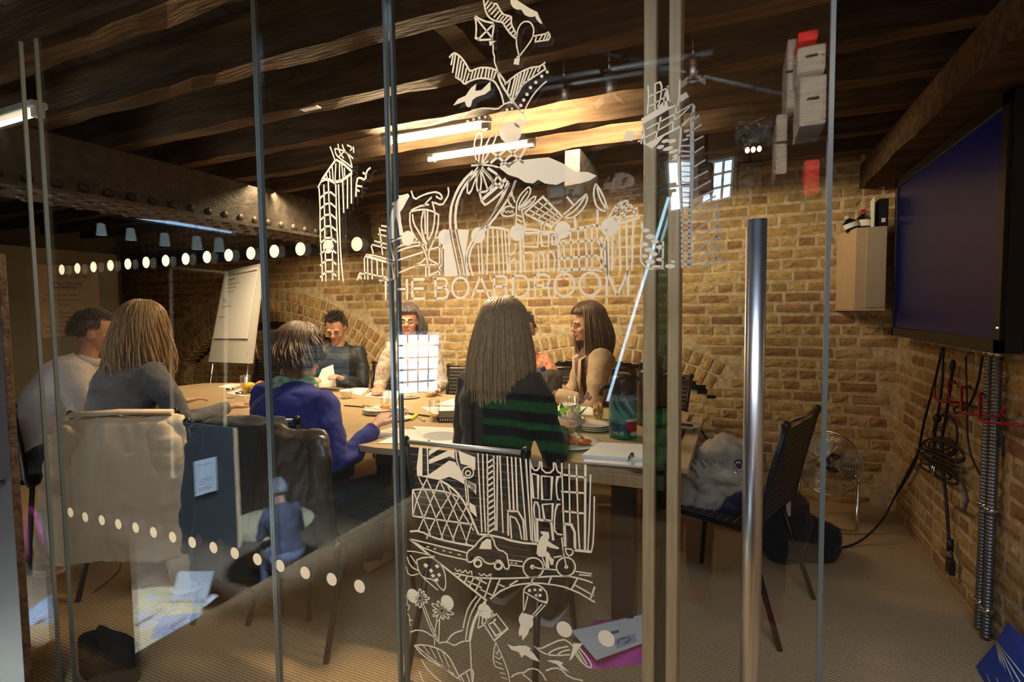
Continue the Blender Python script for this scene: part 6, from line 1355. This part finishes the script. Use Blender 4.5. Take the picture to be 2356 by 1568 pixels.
SHIRT = mat('pale_grey_shirt', (.72, .65, .60), .75, scale=30, var=.04); NAVY = mat('black_shirt', (.014, .018, .024), .6, scale=10, var=.3)
PRINTT = mat('printed_blouse', (.30, .24, .20), .7, scale=45, col2=(.62, .55, .48)); ORANGE = mat('orange_floral', (.65, .10, .04), .7, scale=45, col2=(.75, .55, .35)); BEIGE = mat('beige_blazer', (.50, .38, .25), .75, scale=20, var=.06)
FLORAL = mat('dark_floral', (.02, .02, .025), .7, scale=40, col2=(.25, .12, .12)); CREAM = mat('cream_cotton', (.78, .60, .40), .8, scale=20, var=.05, bump=.2, bscale=12)
HB = strandmat('blonde_hair', (.22, .12, .045), (.55, .35, .15)); HD = strandmat('dark_hair', (.012, .008, .006), (.04, .025, .018)); HBR = strandmat('brown_hair', (.045, .022, .012), (.15, .08, .04)); HL = strandmat('light_brown_hair', (.20, .11, .045), (.52, .33, .15)); HDB = strandmat('greying_dark_hair', (.04, .028, .024), (.13, .10, .09))
# 1 man in the white shirt (left end of the table)
yw = yaw_to(.55, .83)
r, HM, K = human('man in a pale grey shirt seated at the left end, seen in profile facing right', (-3.62, 1.52, 0), yw, lean=.30, hy=-.05, hp=.12, skin=SKINR, top=SHIRT, topname='shirt', bottom=DENIM, handL=(-.12, .55, .78), handR=(.16, .52, .78), seed=2, wide=1.08, hips_z=.57)
hair(r, HM, strandmat('dark_brown_hair', (.02, .012, .008), (.10, .06, .035)), 'short', n=520, seed=3)
specs(r, HM, CHROME)
b = MB(); nb = K['nb']
for s_ in (-1, 1): b.tube([nb+Vector((0, -.065, .012)), nb+Vector((s_*.06, -.02, .014)), nb+Vector((s_*.045, .055, -.02)), nb+Vector((s_*.02, .095, -.045))], [.008, .010, .010, .004], 6, ry=[.022, .024, .024, .01])
b.build('collar', SHIRT, r, kind='stuff')
# 2 blonde woman
yw = yaw_to(.1, 1)
r, HM, K = human('blonde woman in a grey jumper with her back to the glass, hair falling loose', (-2.92, 1.55, 0), yw, lean=.18, hy=.35, hp=.1, top=GREYK, topname='jumper', bottom=DENIM, handL=(-.22, .50, .78), handR=(.22, .50, .78), seed=4, wide=1.12, hips_z=.55, face=False, scale=1.02)
hair(r, HM, HB, 'long', length=.36, n=760, vol=1.2, seed=5, wave=.028)
# 3 woman in blue
yw = yaw_to(.08, 1)
r, HM, K = human('woman in a royal blue jumper and green scarf seen from behind, brown bob', (-1.86, 1.70, 0), yw, lean=.12, side_lean=-.06, hy=-.12, hp=.2, top=BLUEK, topname='jumper', bottom=DENIM, pants='jeans', handL=(-.26, .36, .78), handR=(.26, .30, .78), seed=6, wide=1.25, hips_z=.46, inflate=1.3)
hair(r, HM, HBR, 'long', length=.08, n=620, vol=1.12, seed=7, wave=.018, part=.3)
nb = K['nb']; SCARF = mat('green_print_scarf', (.10, .35, .10), .7, scale=26, col2=(.55, .62, .60))
for k in range(3): MB().tube([nb+Vector(((.085-.006*k)*math.cos(t*.35), (.085-.004*k)*math.sin(t*.35)+.0, -.02+.022*k+.012*math.sin(t*.9+k))) for t in range(18)], .022, 8, closed=True).build('scarf_fold', SCARF, r)
# 4 man in black shirt
yw = yaw_to(.45, -.9)
r, HM, K = human('man in a black shirt and glasses on the far side, looking down at a sheet', (-3.05, 3.42, 0), yw, lean=.06, hy=-.05, hp=.42, top=NAVY, topname='shirt', bottom=DENIM, handL=(-.10, .36, .82), handR=(.12, .34, .80), seed=8, wide=1.08, hips_z=.53, curlL=.9, curlR=.9)
hair(r, HM, HD, 'short', n=520, seed=9); specs(r, HM, BLACKMET)
nb = K['nb']; b = MB()
for s_ in (-1, 1): b.tube([nb+Vector((0, -.06, .012)), nb+Vector((s_*.06, -.01, .01)), nb+Vector((s_*.05, .06, -.03)), nb+Vector((s_*.03, .085, -.075))], [.008, .010, .012, .003], 6, ry=[.022, .024, .022, .006])
b.build('collar', NAVY, r, kind='stuff')
# 5 woman with glasses
yw = yaw_to(.35, -.93)
r, HM, K = human('woman with a dark fringe and glasses behind the glass seam, patterned blouse', (-2.36, 3.46, 0), yw, lean=.10, hy=.1, hp=.05, top=PRINTT, topname='blouse', bottom=BLKC, handL=(-.24, .38, .78), handR=(.16, .40, .78), seed=10, skin=SKINR, hips_z=.58, sleeve=.75)
hair(r, HM, HDB, 'long', length=.12, n=560, vol=1.06, seed=11, fringe=.16); specs(r, HM, BLACKMET)
# 6 hidden man/woman in orange top
r, HM, K = human('dark-haired person in an orange patterned top, half hidden behind the woman in black', (-1.42, 3.50, 0), yaw_to(.3, -.95), lean=.05, hy=.2, hp=.2, top=ORANGE, topname='top', bottom=BLKC, seed=12, hips_z=.50)
hair(r, HM, HD, 'short', n=320, seed=13)
# 7 woman in beige blazer, profile
yw = yaw_to(-.86, -.50)
r, HM, K = human('woman in a beige blazer seen in profile facing left, long brown hair', (-.80, 3.36, 0), yw, lean=.08, hy=.1, hp=.15, top=FLORAL, topname='top', bottom=BLKC, handL=(-.10, .36, .79), handR=(.12, .40, .79), seed=14, hips_z=.56)
hair(r, HM, HBR, 'long', length=.24, n=640, vol=1.1, seed=15, part=.4, fringe=.1); specs(r, HM, BLACKMET)
sp = K['sp']; c = MB()
c.tube([sp(t)+Vector((0, -.018, 0)) for t in (0, .15, .45, .7, .85, .93)], [.19, .19, .17, .185, .18, .12], 18, ry=[.125, .125, .108, .112, .10, .07], up=(0, 1, 0))
for (sh, el, wr, pn) in K['arms']: c.tube([sp(.8), sh, sh.lerp(el, .4), el, el.lerp(wr, .4), el.lerp(wr, .9)], [.08, .078, .068, .060, .056, .05], 12)
remesh(c, 'blazer', [BEIGE], r, .009, 2, .010, 8, 5)
c = MB()
for s_ in (-1, 1): c.tube([sp(.97)+Vector((s_*.05, -.03, .01)), sp(.85)+Vector((s_*.085, .12, 0)), sp(.6)+Vector((s_*.07, .145, 0)), sp(.35)+Vector((s_*.03, .14, 0))], [.02, .034, .036, .008], 8, ry=[.008]*4, up=(0, 1, 0))
c.build('lapel', BEIGE, r, kind='stuff')
# 8 woman in black with long straight hair
yw = yaw_to(.06, 1)
r, HM, K = human('woman in a black jacket seen from behind, long straight light brown hair', (-.89, 1.84, 0), yw, lean=.10, hy=0, hp=.03, top=BLKC, topname='jacket', bottom=BLKC, handL=(-.14, .38, .79), handR=(.16, .34, .79), seed=16, hips_z=.56, wide=.95, curlR=.9, face=False, shoes=BLKC, feet=((-.10, .28, .09), (.16, .22, .09)))
hair(r, HM, HL, 'long', length=.40, n=820, vol=1.12, seed=17, wave=.004)
# ---------------------------------------------------------------- clothes on the chairs
def draped(name, label, cx, cy, rz, w, ztop, zbot, m, sleeves=(), thick=.05, flare=1.25, seed=0, mats=None, extra=None, cat='jacket'):
    """a coat hung over a chair back: front and back fall plus sleeves"""
    r = thing(name, label, cat, (cx, cy, 0), rz); c = MB()
    N_ = 7
    rows = [(ztop+.012, .92, .012), (ztop-.02, 1.0, thick*.8), (ztop-.15, 1.02, thick), (ztop-.32, (1+flare)/2, thick*1.1), (zbot+.1, flare*.98, thick*.9), (zbot, flare*.9, thick*.5)]
    c.tube([(0, -.02-.02*i, z) for i, (z, a, t) in enumerate(rows)], [w/2*a for z, a, t in rows], 28, ry=[t for z, a, t in rows], up=(0, 1, 0))
    remesh(c, 'body', [m], r, .009, 2, .020, 10, seed, vert=.45)
    for (x0, z0, x1, z1, rad) in sleeves:
        s_ = MB().tube([(x0*.8, -.05, z0+.02), (x0, -.07, z0-.03), ((x0+x1)/2, -.09, (z0+z1)/2), (x1, -.08, z1+.05), (x1, -.075, z1)], [rad*.9, rad, rad*.95, rad*.85, rad*.8], 16, ry=[rad*.6]*5, up=(0, 1, 0)); remesh(s_, 'sleeve', [m], r, .009, 1, .012, 9, seed+3)
        MB().tube([(x1, -.075, z1+.008), (x1, -.075, z1-.004)], rad*1.0, 16, ry=[rad*.70]*2, up=(0, 1, 0)).build('cuff', m, r)
    return r
jk = draped('cream_jacket', 'cream cotton jacket hung over a chair back at the front left', -2.42, 1.38, .55, .50, .88, .30, CREAM, ((-.20, .82, -.28, .26, .065), (.18, .82, .24, .14, .065)), seed=3, flare=1.15)
MB().tube([(-.2, -.035, .905), (0, -.05, .915), (.2, -.035, .905)], [.02, .03, .02], 10, ry=[.012]*3).build('collar', CREAM, jk)
BROWNL = mat('brown_black_leather', (.035, .025, .018), .38, scale=8, var=.3, bump=.3, bscale=12)
draped('black_coat', 'black coat hung over a chair between the cream jacket and the woman in blue', -1.80, 1.48, .40, .34, .905, .30, BLKC, ((-.17, .84, -.2, .4, .05),), seed=5)
draped('brown_leather_jacket', 'dark brown leather jacket on the chair back of the woman in blue', -1.52, 1.47, -.05, .36, .88, .38, BROWNL, ((.17, .84, .2, .5, .05),), seed=6, flare=1.05)
draped('dark_wall_jacket', 'dark grey jacket draped on the chair right of the blue-capped bottle', -1.28, 3.26, .05, .46, .92, .30, mat('charcoal_cloth', (.04, .035, .03), .85), (), seed=8, flare=1.3)
# coats heaped on the right chair
r = thing('beige_hooded_jacket', 'crumpled beige hooded jacket heaped on the seat of the right-hand chair', 'jacket', (-.02, 2.72, .45))
GB = mat('stone_cotton', (.42, .36, .29), .85, scale=20, var=.06)
c = MB(); bc = onY(1650, 1075, 2.55)
for (dx, dy, dz, a, b_, d_) in ((0, 0, .03, .13, .12, .10), (.06, .02, .07, .11, .10, .08), (-.10, 0, -.02, .08, .10, .09), (-.03, -.08, -.08, .07, .04, .12), (-.13, -.04, -.1, .06, .06, .10), (.05, -.08, -.02, .09, .05, .08)): c.ell(bc+Vector((dx, dy, dz))-r.location, (a, b_, d_), 16, 10)
remesh(c, 'cloth', [GB], r, .008, 1, .040, 9, 11)
c = MB()
for k in range(9):
    a = random.uniform(-.6, .9); o_ = bc-r.location+Vector((-.12+.03*k, -.115+.004*k, .06)); c.tube([o_, o_+Vector((.02+.03*a, -.01, -.05)), o_+Vector((.03+.06*a, .0, -.12))], [.006, .011, .005], 6)
remesh(c, 'fold', [GB], r, .006, 1, .004, 12, 2)
r = thing('blue_black_bag', 'navy and black bag with metal rings beside the beige jacket', 'bag', (.04, 2.62, .45)); c = MB(); o_ = onY(1697, 1110, 2.5)
c.ell(o_-r.location, (.06, .07, .13), 16, 10).ell(o_-r.location+Vector((-.03, 0, -.10)), (.07, .06, .05), 14, 8); remesh(c, 'body', [mat('navy_canvas', (.008, .02, .08), .6)], r, .008, 1, .012, 9, 4)
for (px, py, rr) in ((1700, 1072, .014), (1692, 1098, .018)): q = onY(px, py, 2.43); MB().tube([q+Vector((rr*math.cos(t*.5236), 0, rr*1.3*math.sin(t*.5236)))-r.location for t in range(12)], .003, 6, closed=True).build('ring', CHROME, r)
r = thing('black_rucksack', 'black rucksack and shoes pushed under the back of the right-hand chair', 'bag', (.42, 2.95, 0)); c = MB(); o_ = onY(1800, 1165, 3.0)
c.ell(Vector((o_.x, 3.02, .20))-r.location, (.14, .16, .2), 16, 10).ell(Vector((o_.x+.1, 3.1, .10))-r.location, (.2, .14, .12), 16, 10); remesh(c, 'body', [BLKC], r, .010, 1, .02, 8, 6)
MB().tube([onY(1832, 1060, 2.86)-r.location, onY(1822, 1100, 2.85)-r.location, onY(1808, 1150, 2.85)-r.location, onY(1795, 1140, 2.84)-r.location], [.008, .014, .012, .006], 8).build('grey_strap', GB, r)
r = thing('cream_sleeve_end', 'cream cloth sleeve end trailing from the back of the right-hand chair', 'cloth', tuple(onY(1812, 1170, 2.78))); c = MB()
c.tube([onY(1770, 1165, 2.78)-r.location, onY(1795, 1150, 2.78)-r.location, onY(1815, 1145, 2.78)-r.location, onY(1812, 1185, 2.78)-r.location], [.012, .018, .022, .012], 10, ry=[.01]*4); remesh(c, 'cloth', [CREAM], r, .005, 1, .006, 20, 2)
# shoe under the cream jacket
r = thing('tan_shoe', 'tan leather shoe on the carpet seen below the cream jacket', 'shoe', tuple(pz(275, 1275, 0))); o_ = pz(280, 1275, 0); dd = Vector((.85, .5, 0))
MB().tube([o_-dd*.12+Vector((0, 0, .05)), o_-dd*.05+Vector((0, 0, .05)), o_+dd*.05+Vector((0, 0, .035)), o_+dd*.14+Vector((0, 0, .02))], [.035, .045, .045, .02], 12, ry=[.045, .045, .03, .018], up=(0, 0, 1)).build('upper', mat('tan_leather', (.42, .20, .09), .4), r, True)
MB().tube([o_-dd*.13+Vector((0, 0, .01)), o_+dd*.02+Vector((0, 0, .01)), o_+dd*.155+Vector((0, 0, .01))], [.036, .048, .03], 12, ry=[.009]*3, up=(0, 0, 1)).build('sole', BLACKPL, r, True)
# ---------------------------------------------------------------- people of the hall, seen in reflection
JEAN = mat('blue_jeans', (.03, .06, .16), .85, scale=50, var=.2); SNK = mat('red_canvas', (.35, .02, .06), .7, scale=30, var=.3)
r, HM, K = human('photographer in dark top, blue jeans and red canvas shoes, reflected beside the handle', (0, -.52, 0), 0, lean=.36, hips_z=.86, top=mat('dark_grey_top', (.05, .05, .07), .8), topname='top', bottom=JEAN, pants='jeans', handL=(-.07, .30, 1.27), handR=(.07, .30, 1.27), knees=((-.14, .10, .47), (.14, .10, .47)), feet=((-.15, -.02, .09), (.15, .0, .09)), shoes=SNK, seed=20, hp=.05, palmL=(0, -1, 0), palmR=(0, -1, 0), curlL=1.0, curlR=1.0, head_off=(0, .0, -.05))
hair(r, HM, HD, 'short', n=260, seed=21)
r2 = thing('camera_body', 'black camera held by the photographer at the reflected eye level', 'camera', (0, -.14, 1.27)); MB().cbox((-.07, -.20, 1.27), (.07, -.13, 1.36), .01).build('body', BLACKMET, r2, True); MB().lathe([(0, 0), (.036, 0), (.038, .06), (.034, .085), (.030, .075), (0, .07)], 24, mtx=Matrix.Translation((0, -.135, 1.315))@Matrix.Rotation(-math.pi/2, 4, 'X')).build('lens', BLACKPL, r2, True)
vp = lambda px, py, z: vz(px, py, z)
c = vz(40, 1500, -1.33)
BT = mat('slate_tshirt', (.06, .08, .11), .85)
d_ = Vector((c0.x, c0.y, 0))-Vector((c.x, c.y, 0)); d_.normalize()
r, HM, K = human('dark-haired man in a slate T-shirt resting his head on his hand, reflected bottom left', (c.x, c.y, FL), yaw_to(d_.x, d_.y), lean=.42, hp=.5, top=BT, topname='t_shirt', bottom=DENIM, pants='jeans', handL=(-.06, .42, 1.0), handR=(.18, .40, .79), seed=22, sleeve=.2, hips_z=.55, curlL=1.0)
hair(r, HM, HD, 'short', n=380, seed=23)
MB().tube([K['arms'][1][2]+Vector((.03*math.cos(t*.5236), .03*math.sin(t*.5236), -.01)) for t in range(12)], .006, 6, closed=True).build('wristwatch', CHROME, r)
c = vz(665, 1290, -1.5); q = vz(655, 1130, -.66)
d_ = (Vector((c1.x, c1.y, 0))-Vector((q.x, q.y, 0))).normalized()
r, HM, K = human('man in a navy jumper working at the second round table, small in reflection', (q.x, q.y, FL), yaw_to(d_.x, d_.y), lean=.2, hp=.3, top=mat('navy_jumper', (.004, .008, .022), .85), topname='jumper', bottom=DENIM, handL=(-.12, .45, .79), handR=(.12, .45, .79), seed=24, hips_z=.55)
hair(r, HM, mat('grey_hair', (.18, .2, .22), .6), 'short', n=260, seed=25)
